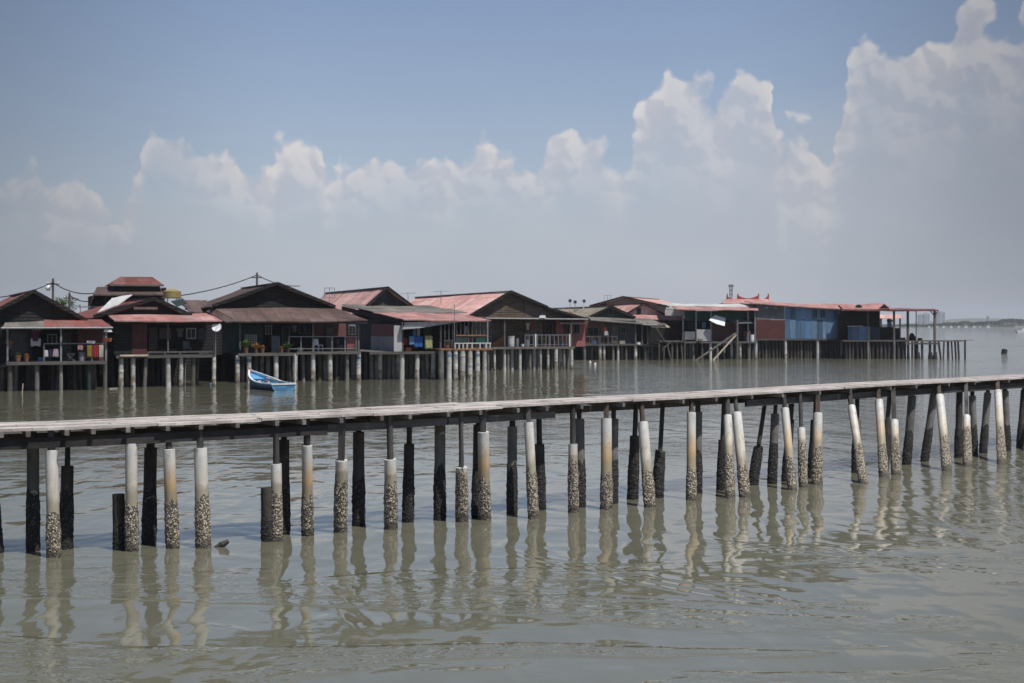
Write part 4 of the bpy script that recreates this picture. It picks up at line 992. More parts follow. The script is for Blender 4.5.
# ------------------------------------------------------------------ poles, wires, antennas
def empty(name, loc, label, cat, group=None):
    e = bpy.data.objects.new(name, None); col.objects.link(e); e.location = loc; tag(e, label, cat, group); return e
def upole(px, ytop, label, lamp=False):
    d = walk_d(px); t_ = at(px, ytop, d); e = empty('utility_pole', (t_.x,t_.y,1.88), label, 'pole', 'utility poles'); H_ = t_.z-1.88
    MB().tube((0,0,0),(0,0,H_),.13,.09,10,6,.03).build('pole',M['pole'],e)
    MB().bar((-.5,0,H_-.45),(.5,0,H_-.45),.09).build('cross_arm',M['pole'],e); 
    for x in (-.42,.42): MB().tube((x,0,H_-.4),(x,0,H_-.22),.05,.04,8).build('insulator',M['white_metal'],e)
    if lamp:
        k = MB(); c = Vector((-.35,-.1,H_-.75)); n=10
        for i in range(7):
            th = math.pi*i/6
            for j in range(n): a = 2*math.pi*j/n; k.v.append(tuple(c+Vector((math.sin(th)*math.cos(a),math.sin(th)*math.sin(a),math.cos(th)))*.24))
        for i in range(6):
            for j in range(n): k.face((i*n+j,i*n+(j+1)%n,(i+1)*n+(j+1)%n,(i+1)*n+j),True)
        k.build('lamp_globe',M['white_metal'],e); MB().bar((-.35,-.1,H_-.75),(0,0,H_-.6),.05).build('lamp_arm',M['metal'],e)
    return t_
def wire(p, q_, sag, label):
    mb = MB(); n = 16; pr = None
    for i in range(n+1):
        f = i/n; c = p.lerp(q_, f)-Vector((0,0,sag*4*f*(1-f)))
        if pr: mb.tube(pr, c, .04, .04, 5, cap=False)
        pr = c
    tag(mb.build('power_line', M['wire']), label, 'cable', 'power lines')
pA = upole(53, 278.5, 'grey utility pole with a white globe lamp behind the leftmost gable', True)
pB = upole(257, 272.5, 'grey utility pole rising behind the wide brown gable')
pC = upole(69.5, 292.5, 'short dark utility pole beside the bushy tree')
wire(at(-40,297,pA.y-14), at(53,282.5,pA.y), .5, 'sagging cable from the lamp pole to the left frame edge')
wire(at(53,282.5,pA.y), at(96,293,101), .35, 'cable from the lamp pole to the two-storey house')
wire(at(164,297.5,101), at(257,275,pB.y), .3, 'long sagging cable between the two-storey house and the pole behind the brown gable')
wire(at(257,275,pB.y), at(300,286,pB.y+8), .3, 'short cable dropping right from the pole behind the brown gable')
wire(at(69.5,295,pC.y), at(93,300.5,104), .25, 'thin cable from the short dark pole to the two-storey house')
def antenna(px, ytop, ybase, d, label, kind='dish', dark=True):
    t_ = at(px,ytop,d); b_ = at(px,ybase,d); e = empty('antenna', (b_.x,d,b_.z), label, 'antenna', 'rooftop antennas'); H_ = t_.z-b_.z
    MB().tube((0,0,-.6),(0,0,H_),.03,.025,6).build('mast',M['metal'],e)
    if kind == 'dish':
        mb = MB(); n=12; r=.2; c=Vector((0,-.12,H_-.15)); mb.v.append(tuple(c+Vector((0,.12,0))))
        for j in range(n): a=2*math.pi*j/n; mb.v.append(tuple(c+Vector((math.cos(a)*r,-.05+math.sin(a)*.12,math.sin(a)*r))))
        for j in range(n): mb.face((0,1+j,1+(j+1)%n),True)
        mb.build('dish',M['dark_cloth'] if dark else M['white_metal'],e)
    elif kind == 'yagi':
        mb = MB(); mb.bar((-.7,0,H_-.1),(.7,0,H_-.05),.03)
        for i in range(6): x=-.6+i*.24; mb.bar((x,-.25,H_-.08),(x,.25,H_-.08),.02)
        mb.build('aerial',M['metal'],e)
    else:
        mb = MB(); s_=.45
        for a,b2 in (((-s_,H_-.9),(s_,H_-.9)),((-s_,H_),(s_,H_)),((-s_,H_-.9),(-s_,H_)),((s_,H_-.9),(s_,H_))): mb.bar((a[0],.02,a[1]),(b2[0],.02,b2[1]),.05)
        mb.build('frame',M['metal'],e)
antenna(570,299.5,309,160,'dark dish antenna, leftmost on the straw-coloured roof')
antenna(575,300.8,309,161,'dark dish antenna, middle one on the straw-coloured roof')
antenna(584,299.8,308.5,163,'dark dish antenna above a white roof box, rightmost on the straw-coloured roof')
antenna(607.5,295.5,303,189,'square frame aerial on the left slope of the wide pink gable','frame')
antenna(441,290.5,298,132,'bent aerial on the long faded pink roof','yagi'); antenna(408,292.5,301,130,'small aerial at the far end of the long faded pink roof','yagi')
antenna(329.5,288,295.5,128,'grey aerial on the pink roof behind the wide dark house','frame')
antenna(80.5,305.5,316,97,'small aerial mast behind the left lean-to roof','yagi'); antenna(89.5,306,316,99,'thin aerial beside the two-storey house wall','yagi')
for px,yt in ((731,287),):
    d = 182; t_ = at(px,yt,d); e = empty('lattice_mast',(t_.x,d,1.88),'grey lattice mast with a flat top behind the temple roof','mast'); H_=t_.z-1.88
    mb = MB()
    for x,y in ((-.14,-.14),(.14,-.14),(.14,.14),(-.14,.14)): mb.bar((x,y,-3),(x,y,H_),.07)
    for i in range(int(H_/.5)): z=i*.5; mb.bar((-.14,-.14,z),(.14,-.14,z+.5),.05); mb.bar((.14,.14,z),(-.14,.14,z+.5),.05)
    mb.build('lattice',M['metal'],e); MB().box(-.28,-.28,H_,.28,.28,H_+.3).build('top_box',M['metal'],e)
# white box by the antennas, yellow tank, roof sheets
c = at(586,306.5,163); e = MB().box(-.35,-.3,-.2,.35,.3,.28).build('roof_box',M['white_metal']); e.location=c; tag(e,'small white box on the straw-coloured roof under a dark dish','box')
c = at(172,299,97); e = empty('water_tank',(c.x,97,c.z-1.2),'faded yellow water tank on a stand beside the brown roof of the two-storey house','water tank')
MB().tube((0,0,1.3),(0,0,1.72),.6,.62,18,2).build('tank',M['yellow_plastic'],e); mb=MB(); mb.tube((0,0,1.72),(0,0,1.88),.62,.15,18,2); mb.build('lid',M['yellow_plastic'],e)
for x in (-.4,.4):
    for y in (-.4,.4): MB().bar((x,y,-.8),(x,y,1.25),.07).build('leg',M['white_metal'],e)
MB().box(-.6,-.6,1.25,.6,.6,1.298).build('platform',M['grey_wood'],e)
h = h2
e = MB().slab([h.world(v) for v in (h.p(171,301,9),h.p(183,298.5,9),h.p(187,303,7),h.p(177,306,7))],(0,0,-.05)).build('loose_sheet',M['teal_dark']); tag(e,'crumpled dark roofing sheet under the yellow water tank','sheet')

# tree behind house 1
def tree(px, ytop, rad_px, d, label, zbase=1.88):
    c = at(px,ytop,d); r = rad_px/F*d; e = empty('leafy_tree',(c.x,d,zbase),label,'tree'); H_=c.z-zbase
    mb = MB(); mb.tube((0,0,0),(.1,0,H_*.55),.13,.08,8,4,.08)
    for i in range(6):
        a=i*1.05; mb.tube((.1,0,H_*(.4+.03*i)),(math.cos(a)*r*.7,math.sin(a)*r*.7,H_-r*.6),.05,.02,5)
    mb.build('trunk',M['brown_wood'],e); rn=random.Random(5); k=MB()
    for cl in range(26):
        cc=Vector((rn.gauss(0,.5)*r,rn.gauss(0,.5)*r,H_-r*.75+rn.gauss(0,.32)*r))
        for i in range(26):
            p=cc+Vector((rn.gauss(0,1),rn.gauss(0,1),rn.gauss(0,1)))*r*.16
            u=Vector((rn.uniform(-1,1),rn.uniform(-1,1),rn.uniform(-.6,.6))).normalized()*.14; v=u.cross(Vector((rn.uniform(-1,1),rn.uniform(-1,1),1))).normalized()*.06
            n0=len(k.v); k.v+=[tuple(p-u),tuple(p+v),tuple(p+u),tuple(p-v)]; k.face((n0,n0+1,n0+2,n0+3))
    k.build('crown',M['leaf'],e)
tree(60,296.5,13,walk_d(60)+3,'bushy green treetop showing behind the leftmost dark gable')

# ------------------------------------------------------------------ small things on and around the houses
def cloth(hs, px0, py0, px1, py1, w, mat, name, label, cat, group=None, shape='sheet'):
    a = hs.p(px0,py0,w); b = hs.p(px1,py1,w); W_=b.x-a.x; H_=a.z-b.z
    nx, nz = 8, 8; mb = MB(); ph = random.random()*6
    def wid(f):
        if shape == 'shirt': return 1.0 if f < .32 else .62
        if shape == 'skirt': return .7+.3*f
        return 1-.06*f
    for side in (0,1):
        for i in range(nz+1):
            f=i/nz; wd=wid(f)
            for j in range(nx+1):
                g_=j/nx-.5; y=.03*math.sin(g_*14+ph+f*2)*(.3+f)+(.014 if side else 0)
                mb.v.append((g_*W_*wd, y, -f*H_+(.03*math.sin(g_*9+ph) if i==nz else 0)-(.04*abs(g_)*2 if i==0 else 0)))
    n=(nx+1); q0=(nz+1)*n
    for s_ in (0,1):
        for i in range(nz):
            for j in range(nx): k=s_*q0+i*n+j; mb.face((k,k+1,k+n+1,k+n),True)
    for i in range(nz): mb.face((i*n,(i+1)*n,q0+(i+1)*n,q0+i*n)); mb.face((i*n+nx,(i+1)*n+nx,q0+(i+1)*n+nx,q0+i*n+nx))
    for j in range(nx): mb.face((j,j+1,q0+j+1,q0+j)); k=nz*n; mb.face((k+j,k+j+1,q0+k+j+1,q0+k+j))
    o=mb.build(name,M[mat]); o.location=hs.world(Vector(((a.x+b.x)/2,w,a.z))); o.rotation_euler=(0,0,hs.phi); tag(o,label,cat,group); return o
GL='laundry hung out on the porches'
cloth(h1,31,330,40,341,.3,'cloth_purple','shirt','purple shirt hanging under the grey sheets of the left porch','shirt',GL,'shirt')
cloth(h1,30.5,338,41,346,.45,'cloth_white','cloth','white cloth hanging below the purple shirt','laundry',GL)
cloth(h1,10,330,28,356,.9,'cloth_greynet','net_curtain','grey net curtain at the left end of the left porch','curtain')
cloth(h1,44,350,48.5,357,.1,'cloth_white','cloth','white cloth on the left porch rail beside a dark blue one','laundry',GL,'skirt')
cloth(h1,48.8,349,52,357,.12,'cloth_darkblue','cloth','dark blue cloth between a white and a lilac one on the left porch','laundry',GL)
cloth(h1,52.5,348.5,59,357,.1,'cloth_lilac','cloth','lilac cloth hanging just left of the middle porch post','laundry',GL,'skirt')
cloth(h1,77.5,345,83,350,.0,'cloth_pinkc','cloth','small pale pink cloth on the rail above the grey bucket','laundry',GL)
cloth(h1,87,345,92,357.5,.0,'cloth_olive','cloth','mustard yellow cloth on the rail of the left porch','laundry',GL)
cloth(h1,92.3,344.5,98.5,358,.0,'cloth_red','cloth','dark red cloth on the rail between the mustard and the cream ones','laundry',GL)
cloth(h1,99,344.5,103.5,358,.0,'cloth_cream','cloth','cream cloth hanging nearest the right post of the left porch','laundry',GL)
cloth(h2,176,328,184,337,1.2,'cloth_grey','shirt','grey shirt in the dark opening under the pink lean-to roof','shirt',GL,'shirt')
cloth(h2,198,328,207,340,1.2,'cloth_greynet','cloth','dark grey cloth in the opening near the satellite dish','laundry',GL)
cloth(h5,409,336,414.5,345,.15,'cloth_skyblue','cloth','light blue cloth hanging left of the big blue one','laundry',GL)
cloth(h5,413.5,336,423,347.5,.2,'cloth_blue','cloth','big bright blue cloth hanging in the open house front','laundry',GL)
cloth(h5,425,335.5,432.5,349,.1,'cloth_lime','cloth','pale yellow-green towel hanging beside the big blue cloth','laundry',GL)
cloth(h5,403,338,407.5,345,.4,'cloth_red','cloth','dark red cloth at the left end of the open house front','laundry',GL)
cloth(h5,413,328,416,336,.6,'cloth_skyblue','cloth','narrow pale blue towel above the big blue cloth, left one','laundry',GL)
cloth(h5,417,328,420,336,.6,'cloth_white','cloth','narrow white towel above the big blue cloth','laundry',GL)
cloth(h5,464,326,469,334,.2,'cloth_lilac','cloth','lilac cloth behind the metal bars above the green boxes','laundry',GL)
cloth(h7,602.5,328.5,605,334,-.1,'cloth_darkblue','cloth','dark blue cloth hung beside a white bundle on the grey house','laundry',GL); cloth(h7,604.2,327.5,606.5,332,-.15,'cloth_red','cloth','small red cloth above the white bundle on the grey house','laundry',GL)
cloth(h7,604,331,608.5,335.5,-.25,'cloth_white','bundle','white bundle hanging on the grey house front','bundle',None,'skirt')
cloth(h10,734,326,741,332,1.2,'cloth_purple','cloth','dark purple cloth beside the tall post of the open shed','laundry',GL)
# tilted white tarpaulin
h=h10; e=MB().slab([h.world(h.p(*v)) for v in ((709,320,-.6),(715,315,.2),(725.5,318,.3),(724.5,326,-.7),(716,323.6,-.8))],(.02,.05,-.03)).build('tarpaulin',M['boat_white']); tag(e,'tilted pale tarpaulin sheet hung under the green wall of the shed','tarpaulin')

def pot_plant(hs, px, yb, w, label, leaf='leaf', hpx=8, wpx=8, pot='terracotta', potw=5):
    b=hs.p(px,yb,w); s_=hs.world(b); d=s_.y; r=potw/2/F*d; H_=hpx/F*d; W_=wpx/F*d
    e=empty('potted_plant',s_,label,'plant','potted plants on the porches')
    mb=MB(); mb.tube((0,0,0),(0,0,r*1.7),r*.72,r,12,2); mb.tube((0,0,r*1.7),(0,0,r*2.0),r*1.12,r*1.12,12); mb.build('pot',M[pot],e)
    k=MB(); rn=random.Random(int(px))
    for i in range(70):
        a=rn.random()*6.28; l=rn.uniform(.5,1)*H_; out=rn.random()**.7*W_*.5; base=Vector((math.cos(a)*r*.4,math.sin(a)*r*.4,r*2)); tip=Vector((math.cos(a)*out,math.sin(a)*out*.8,r*2+l*(1-.4*out/(W_*.5))))
        m_=base.lerp(tip,.6)+Vector((0,0,.05)); sd_=Vector((-math.sin(a),math.cos(a),0))*.055
        n0=len(k.v); k.v+=[tuple(base),tuple(m_-sd_),tuple(tip),tuple(m_+sd_)]; k.face((n0,n0+1,n0+2,n0+3))
    k.build('leaves',M[leaf],e)
pot_plant(h3,246,353,-.3,'leafy green plant in a big clay pot at the left end of the brown-roofed porch',hpx=12,wpx=15,potw=5)
pot_plant(h3,256,353,-.35,'red and yellow leafed plant beside the big clay pot','leaf_red',8,12,potw=4)
pot_plant(h3,262.5,353,-.3,'small red leafed plant, third from the left on the brown-roofed porch','leaf_red',5,7,potw=4)
pot_plant(h3,288,353,-.4,'green bushy plant in a red pot where the porch railing begins',hpx=9,wpx=14,potw=4)
pot_plant(h3,281.5,353,-.35,'low red leafed plant just left of the railing end','leaf_red',3.5,6,potw=4)
pot_plant(h1,18,361.5,.25,'pale flowering plant in a clay tub at the left end of the left porch','leaf',4.5,8,potw=6)
pot_plant(h1,26.5,361.5,.25,'small plant in a red tub, second on the left porch','leaf_red',3.5,6,potw=5)
pot_plant(h1,9,349,.25,'orange flowering plant hung on the porch corner at the left frame edge','leaf_red',7,11,potw=4)
pot_plant(h12,890,327,1.9,'green plant standing on the dark box in the pavilion','leaf',6,9,'blue_plastic',4)
def drum(hs,px,yb,w,wpx,hpx,mat,name,label,cat,lidm=None):
    b=hs.p(px,yb,w); s_=hs.world(b); d=s_.y; r=wpx/2/F*d; H_=hpx/F*d; e=empty(name,s_,label,cat)
    mb=MB(); mb.tube((0,0,0),(0,0,H_*.3),r*.92,r,14,2); mb.tube((0,0,H_*.3),(0,0,H_),r,r*.96,14,3); mb.build('body',M[mat],e); MB().tube((0,0,H_),(0,0,H_*1.05),r*1.05,r*1.05,14).build('rim',M[lidm or mat],e)
drum(h1,82,361.5,.5,7,9,'metal','bucket','grey bucket standing under the rail of the left porch','bucket')
drum(h6,511,346.6,.5,7,10,'white_wall','drum','pale round drum on the picket-fenced porch','drum')
drum(h6,517,346.6,.8,4,8,'metal','bucket','grey bucket beside the pale round drum','bucket'); drum(h6,527,346.6,.9,5,12,'grey_wall','drum','grey drum behind the left end of the picket fence','drum')
drum(h6,523,346.6,.3,4,2.5,'white_metal','basin','white basin low on the porch edge by the picket fence','basin')
drum(h10,752,341.4,.4,4.5,7,'white_metal','drum','white drum at the right end of the open shed','drum','red_wall')
drum(h7,638,344.8,.1,5,2.6,'white_metal','basin','white basin on the deck edge of the grey weathered house','basin')
drum(h3,245,352.9,.9,5,7,'blue_plastic','barrel','blue barrel in the shade at the left end of the brown-roofed porch','barrel')
h=h1; s_=h.world(h.p(108,341.5,.1)); e=MB().hexa([(-.16,-.12,0),(.16,-.12,0),(.16,.12,0),(-.16,.12,0)],[(-.2,-.15,.2),(.2,-.15,.2),(.2,.15,.2),(-.2,.15,.2)]).build('plastic_tub',M['orange_plastic']); e.location=s_; tag(e,'orange tub on the right corner post of the left porch','tub')
s_=h.world(h.p(91,343.4,.08)); e=MB().hexa([(-.2,-.1,0),(.2,-.1,0),(.2,.1,0),(-.2,.1,0)],[(-.22,-.12,.14),(.22,-.12,.14),(.22,.12,.14),(-.22,.12,.14)]).build('plastic_tub',M['white_metal']); e.location=s_; tag(e,'white tub on the rail in front of the maroon wall','tub')
# folding stool on left porch
s_=h.world(h.p(71,361.5,.6)); e=empty('stool',s_,'small folding stool with crossed legs on the left porch','stool'); mb=MB()
MB().box(-.22,-.15,.42,.22,.15,.46).build('seat',M['grey_wood'],e)
for y in (-.14,.14): MB().bar((-.22,y,0),(.2,y,.42),.035).build('leg',M['metal'],e); MB().bar((.22,y*.9,0),(-.2,y*.9,.42),.035).build('leg',M['metal'],e)
# doors and windows behind the porches
for hs,kind,x0,y0,x1,y1,w,mt,pn in ((h1,'door',64,333,70,361.4,3.12,'grey_wood',''),(h1,'window',48,335,56,343,3.2,'white_wall','cloth_greynet'),(h2,'door',150,328,156,354.7,2.33,'brown_wood',''),(h2,'window',160,329,170,338,2.4,'grey_wood','cloth_grey'),(h2,'window',187,329,195,338,2.4,'white_wall','cloth_greynet'),
    (h3,'door',283,327,289,352.8,2.73,'teal_dark',''),(h3,'window',266,326,271,334,2.8,'white_wall','cloth_grey'),(h3,'door',327,327,333,351.4,2.63,'grey_wood',''),(h5,'door',425,326,430.5,351,3.12,'grey_wood',''),(h6,'door',516,322,522.5,346.5,1.98,'dark_wall',''),(h6,'window',526,323,534,332,2.05,'white_wall','black_wood'),(h7,'door',612,326,617,343.8,.43,'grey_wood',''),(h10,'window',689,323,695,329,4,'grey_wood','cloth_greynet')):
    if kind=='window': hs.windows([(x0,y0,x1,y1)],w,frame=mt,pane=pn)
    else:
        d_=hs.rect('door',mt,x0,y0,x1,y1,w,.06); a_,b_,z0_,z1_2=hs.ext(x0,y0,x1,y1,w); f_=MB()
        f_.box(a_-.07,w-.03,z0_,a_-.002,w+.05,z1_2+.07); f_.box(b_+.002,w-.03,z0_,b_+.07,w+.05,z1_2+.07); f_.box(a_-.002,w-.03,z1_2+.003,b_+.002,w+.05,z1_2+.07); f_.build('door_frame',M['grey_wood'],hs.e)
for hs,x0,x1,y,w,mt in ((h2,158,176,349.5,1.6,'grey_wood'),(h3,303,312,346,1.9,'brown_wood'),(h6,538,548,341,1.5,'brown_wood'),(h5,444,452,340,.7,'white_wall')):
    a_,b_,zq,_=hs.ext(x0,y,x1,y,w); e=empty('table' if hs is not h2 else 'bench',hs.world(((a_+b_)/2,w,zq-.5)),{id(h2):'long grey bench in the dark opening under the pink lean-to',id(h3):'brown table behind the porch railing of the brown-roofed house',id(h6):'brown table behind the middle of the picket fence',id(h5):'white table behind the metal bars near the yellow-green towel'}[id(hs)],'table' if hs is not h2 else 'bench'); e.rotation_euler=(0,0,hs.phi); L_=(b_-a_)/2
    MB().box(-L_,-.25,.46,L_,.25,.5).build('top',M[mt],e)
    for x in (-L_+.08,L_-.08):
        for yy in (-.2,.2): MB().bar((x,yy,-.02),(x,yy,.458),.05).build('leg',M[mt],e)
def chair(hs,px,yb,w,mat,label,rz=0):
    e=empty('plastic_chair',hs.world(hs.p(px,yb,w)),label,'chair','chairs on the porches'); e.rotation_euler=(0,0,hs.phi+rz)
    MB().box(-.22,-.22,.40,.22,.22,.44).build('seat',M[mat],e); MB().slab([(-.21,.2,.44),(.21,.2,.44),(.19,.27,.84),(-.19,.27,.84)],(0,.03,0)).build('backrest',M[mat],e)
    for x in (-.19,.19):
        for yy in (-.19,.19): MB().bar((x*1.1,yy*1.1,0),(x,yy,.398),.04).build('leg',M[mat],e)
chair(h2,187,354.8,.9,'cloth_grey','grey plastic chair on the porch under the pink lean-to'); chair(h3,318.5,351.4,1.2,'white_metal','white plastic chair behind the railing of the brown-roofed porch',.5); chair(h3,341,351.4,1.0,'cloth_darkblue','dark blue plastic chair behind the railing of the brown-roofed porch',-.4); chair(h6,555,346.6,1.0,'red_wall','red plastic chair behind the right end of the picket fence',.3)
def crate(hs,px,yb,w,wpx,hpx,mat,label):
    s_=hs.world(hs.p(px,yb,w)); L_=wpx/F*s_.y/2; H_=hpx/F*s_.y; e=empty('crate',s_,label,'crate','crates and boxes on the decks'); e.rotation_euler=(0,0,hs.phi+random.uniform(-.2,.2)); mb=MB()
    for k in range(3): z=H_*k/3; mb.box(-L_,-L_*.8,z+.01,L_,L_*.8,z+H_/3-.015)
    mb.build('slats',M[mat],e)
    for x in (-L_,L_): MB().bar((x,-L_*.82,0),(x,-L_*.82,H_),.03).build('corner_post',M[mat],e)
crate(h1,41,361.4,.6,5,4,'blue_plastic','blue crate on the left porch deck between the laundry and the railing'); crate(h1,48,361.4,1.2,6,5,'grey_wood','grey slatted crate on the left porch below the white cloth'); crate(h2,204,354.8,.8,6,4,'pale_wood','pale wooden crate on the pink lean-to porch near the dish pole'); crate(h2,160,354.8,.7,5,3.5,'mudwood','muddy crate at the foot of the long grey bench')
crate(h3,300,351.4,.6,5,4,'pale_wood','pale wooden crate just inside the railing beside the green bushy plant'); crate(h5,408,351.4,.6,5,4,'orange_plastic','orange crate under the light blue cloth'); crate(h7,594,343.8,.3,4,3,'blue_plastic','blue crate on the deck of the grey weathered house'); crate(h7,622,343.8,.2,5,3,'pale_wood','pale crate before the small window of the grey weathered house'); crate(h10,700,341.4,-.3,4,2.5,'mudwood','muddy crate on the shed deck before the pale panel'); crate(h10,729,341.4,.5,5,4,'cloth_skyblue','pale blue crate beside the tall post of the shed')
pot_plant(h6,544,346.6,.4,'green plant in a clay pot behind the picket fence',hpx=6,wpx=7,potw=4); pot_plant(h6,562,346.6,.4,'small leafy plant in a blue pot before the red annex wall',hpx=5,wpx=6,pot='blue_plastic',potw=4); pot_plant(h5,447,349,-.8,'leafy plant before the left bars of the caged porch',hpx=6,wpx=7,potw=4)
cloth(h3,292,325,297,332,.5,'cloth_grey','shirt','grey shirt hung under the long brown porch roof near the plant','shirt',GL,'shirt'); cloth(h3,303,325,307,333,.6,'cloth_darkblue','cloth','dark blue cloth hung under the long brown porch roof','laundry',GL); cloth(h6,526,323,530,330,.5,'cloth_white','shirt','white shirt hung above the grey drum on the picket-fenced porch','shirt',GL,'shirt'); cloth(h6,531,323,534,329,.5,'cloth_red','cloth','dark red cloth hung on the picket-fenced porch','laundry',GL)
cloth(h10,702,322,706,328,1.0,'cloth_skyblue','cloth','pale blue cloth hung above the pale panel of the shed','laundry',GL); cloth(h5,471,326,474.5,333,.2,'cloth_olive','cloth','mustard cloth behind the metal bars beside the lilac one','laundry',GL)
# satellite dish
s_=h2.world(h2.p(215.5,355,-.25)); e=empty('satellite_dish',s_,'white satellite dish on a pole at the right corner of the pink lean-to','satellite dish')
H_=h2.p(217,327,-.25).z-h2.p(215.5,355,-.25).z
MB().tube((0,0,-.1),(0,0,H_),.03,.03,8).build('mast',M['metal'],e); mb=MB(); n=18
for i in range(5):
    rr=.29*i/4
    for j in range(n): a=2*math.pi*j/n; mb.v.append((.1+math.cos(a)*rr,-.12-.5*rr*rr*1.0+math.sin(a)*rr*.35-.0,H_+math.sin(a)*rr*.92))
for i in range(4):
    for j in range(n): mb.face((i*n+j,i*n+(j+1)%n,(i+1)*n+(j+1)%n,(i+1)*n+j),True)
mb.build('dish',M['white_metal'],e); MB().bar((.1,-.14,H_),(.12,-.45,H_-.1),.025).build('feed_arm',M['metal'],e)
# lamps under eaves
for hs,px,py,w,lab in ((h3,352,325,-.2,'small white lamp under the right end of the long brown porch roof'),(h6,542.5,317,-.15,'white box lamp hanging from the gutter above the picket fence'),(h1,108,330.5,-.3,'white fitting under the right end of the left porch gutter')):
    s_=hs.world(hs.p(px,py,w)); L_= .24 if hs is not h6 else .3
    e=empty('porch_lamp',s_,lab,'lamp','lamps under the porch eaves'); MB().hexa([(-L_,-.1,-.08),(L_,-.1,-.08),(L_,.1,-.08),(-L_,.1,-.08)],[(-L_*.7,-.07,.14 if hs is h6 else .05),(L_*.7,-.07,.14 if hs is h6 else .05),(L_*.7,.07,.14 if hs is h6 else .05),(-L_*.7,.07,.14 if hs is h6 else .05)]).build('shade',M['white_metal'],e); MB().bar((0,0,.03),(0,0,.35),.025).build('hanger',M['metal'],e)
# gangplanks and broken frame
h=h10
for A_,B_,wd,lab in (((693,360,-4.2),(736,333,-.7),.3,'weathered grey gangplank sloping from the water to the shed, left one'),((711.5,359.6,-3.2),(736,335,-.9),.17,'pale narrow gangplank sloping from the water to the shed, right one')):
    p0=h.world(h.p(*A_)); p0.z=-.25; e=MB().bar(p0,h.world(h.p(*B_)),wd,.09).build('gangplank',M['mudwood'] if wd>.2 else M['pale_wood']); tag(e,lab,'gangplank','gangplanks up to the shed')
hb=House('broken_platform','collapsed timber platform with leaning poles beside the open shed','platform',668,149,5)
hb.floor(660,685,340.8,0,3,'mudwood',.12,'mudwood')
for (x0,y0,x1,y1,w,r) in ((656,328,664.5,341,-.1,.07),(659,342,659,362,.1,.12),(663,349,672,341,-.2,.08),(667,344,673,361,-.15,.11),(672,341,672,362,.2,.14),(677,341,677,362,.2,.12),(681,341,683,362,.15,.1),(684.5,341,684.5,362,.3,.12),(664,349,663,362,-.2,.1)):
    A_=hb.p(x0,y0,w); B_=hb.p(x1,y1,w); 
    if y1>358: B_.z=-1.0
    MB().tube(A_,B_,r,r*.9,8,5,.08).build('leaning_pole' if abs(x1-x0)>3 else 'stilt',M['mudwood'],hb.e)
# dark covered bundle in the pavilion
s_=h12.world(h12.p(913,340.4,1.2)); mb=MB()
for i in range(7):
    f=i/6
    for j in range(10):
        a=6.283*j/10; rr=(.42-.3*f**2)*random.uniform(.88,1.1); mb.v.append((math.cos(a)*rr-.15*f,math.sin(a)*rr,f*.82))
for i in range(6):
    for j in range(10): mb.face((i*10+j,i*10+(j+1)%10,(i+1)*10+(j+1)%10,(i+1)*10+j),True)
mb.face([60+j for j in range(10)]); mb.face(range(10))
e=mb.build('covered_bundle',M['dark_cloth']); e.location=s_; tag(e,'dark tarpaulin-covered bundle standing on the open end of the pavilion','bundle')
for k,(px,wp,hp,lab) in enumerate(((920,3.5,2.2,'low dark crate on the pavilion deck right of the covered bundle'),(903,4,2.6,'low dark crate on the pavilion deck left of the covered bundle'))):
    s_=h12.world(h12.p(px,340.5,1.0)); L_=wp/F*155/2; H_=hp/F*155; e=empty('crate',s_,lab,'crate'); MB().box(-L_,-.25,0,L_,.25,H_).build('box',M['mudwood'],e); MB().box(-L_*1.06,-.28,H_,L_*1.06,.28,H_+.04).build('lid',M['grey_wood'],e)

# ------------------------------------------------------------------ blue boat and things in the water
nearc=ground(271,391); 
bow_dir=Vector((-.54,.842,0)); right=Vector((.842,.54,0))
be=empty('rowing_boat',nearc+right*.78,'open blue wooden boat with a white gunwale and raised bow, floating before the brown-roofed house','boat')
be.rotation_euler=(0,0,math.atan2(bow_dir.y,bow_dir.x))     # local +x = bow, +y = port (left)
secs=[]; N=14; LB=4.9
for i in range(N+1):
    f=i/N; bw=.78*(1-max(0,(f-.45)/.55)**2.2)*(.93+.07*min(1,f*4)); bw=max(bw,.03); zt_=.37+.72*max(0,f-.25)**1.8*1.5; zb_=-.12+.38*max(0,f-.7)**1.5
    secs.append((f*LB+.35*max(0,f-.8)*2,bw,zt_,zb_))
def hull(scale_w, dz0, thick_in):
    rings=[]
    for x,bw,zt_,zb_ in secs:
        b2=max(.01,bw-thick_in); zb2=zb_+thick_in*.8
        rings.append([(x,b2,zt_),(x,b2*.93,zt_*.55+zb2*.45),(x,b2*.66,zb2+.04),(x,0,zb2),(x,-b2*.66,zb2+.04),(x,-b2*.93,zt_*.55+zb2*.45),(x,-b2,zt_)])
    return rings
out=hull(1,0,0); inn=hull(1,0,.05); mb=MB()
def skin(rings,rev=False):
    k=len(mb.v)
    for r_ in rings: mb.v+=r_
    for i in range(N):
        for j in range(6): a=k+i*7+j; mb.face((a,a+1,a+8,a+7),False)
    return k
k0=skin(out); k1=skin(inn)
for i in range(N): 
    for j in (0,6): mb.face((k0+i*7+j,k0+(i+1)*7+j,k1+(i+1)*7+j,k1+i*7+j))
mb.face([k0+j for j in range(7)]); mb.face([k1+j for j in range(7)])
hullo=mb.build('hull',[M['boat_blue'],M['boat_shaded']],be)
for p in hullo.data.polygons:
    if p.center.y>.15 and p.index < N*6: p.material_index=1  # shade of the port side put into the hull colour
for sg in (1,-1):
    mb=MB(); 
    for i in range(N): x,bw,zt_,_=secs[i]; x2,bw2,zt2,_=secs[i+1]; mb.bar((x,sg*bw,zt_+.02),(x2,sg*bw2,zt2+.02),.1,.07)
    mb.build('gunwale',M['boat_white'],be)
MB().box(-.03,-.74,.34,.06,.74,.42).build('transom_cap',M['boat_white'],be)
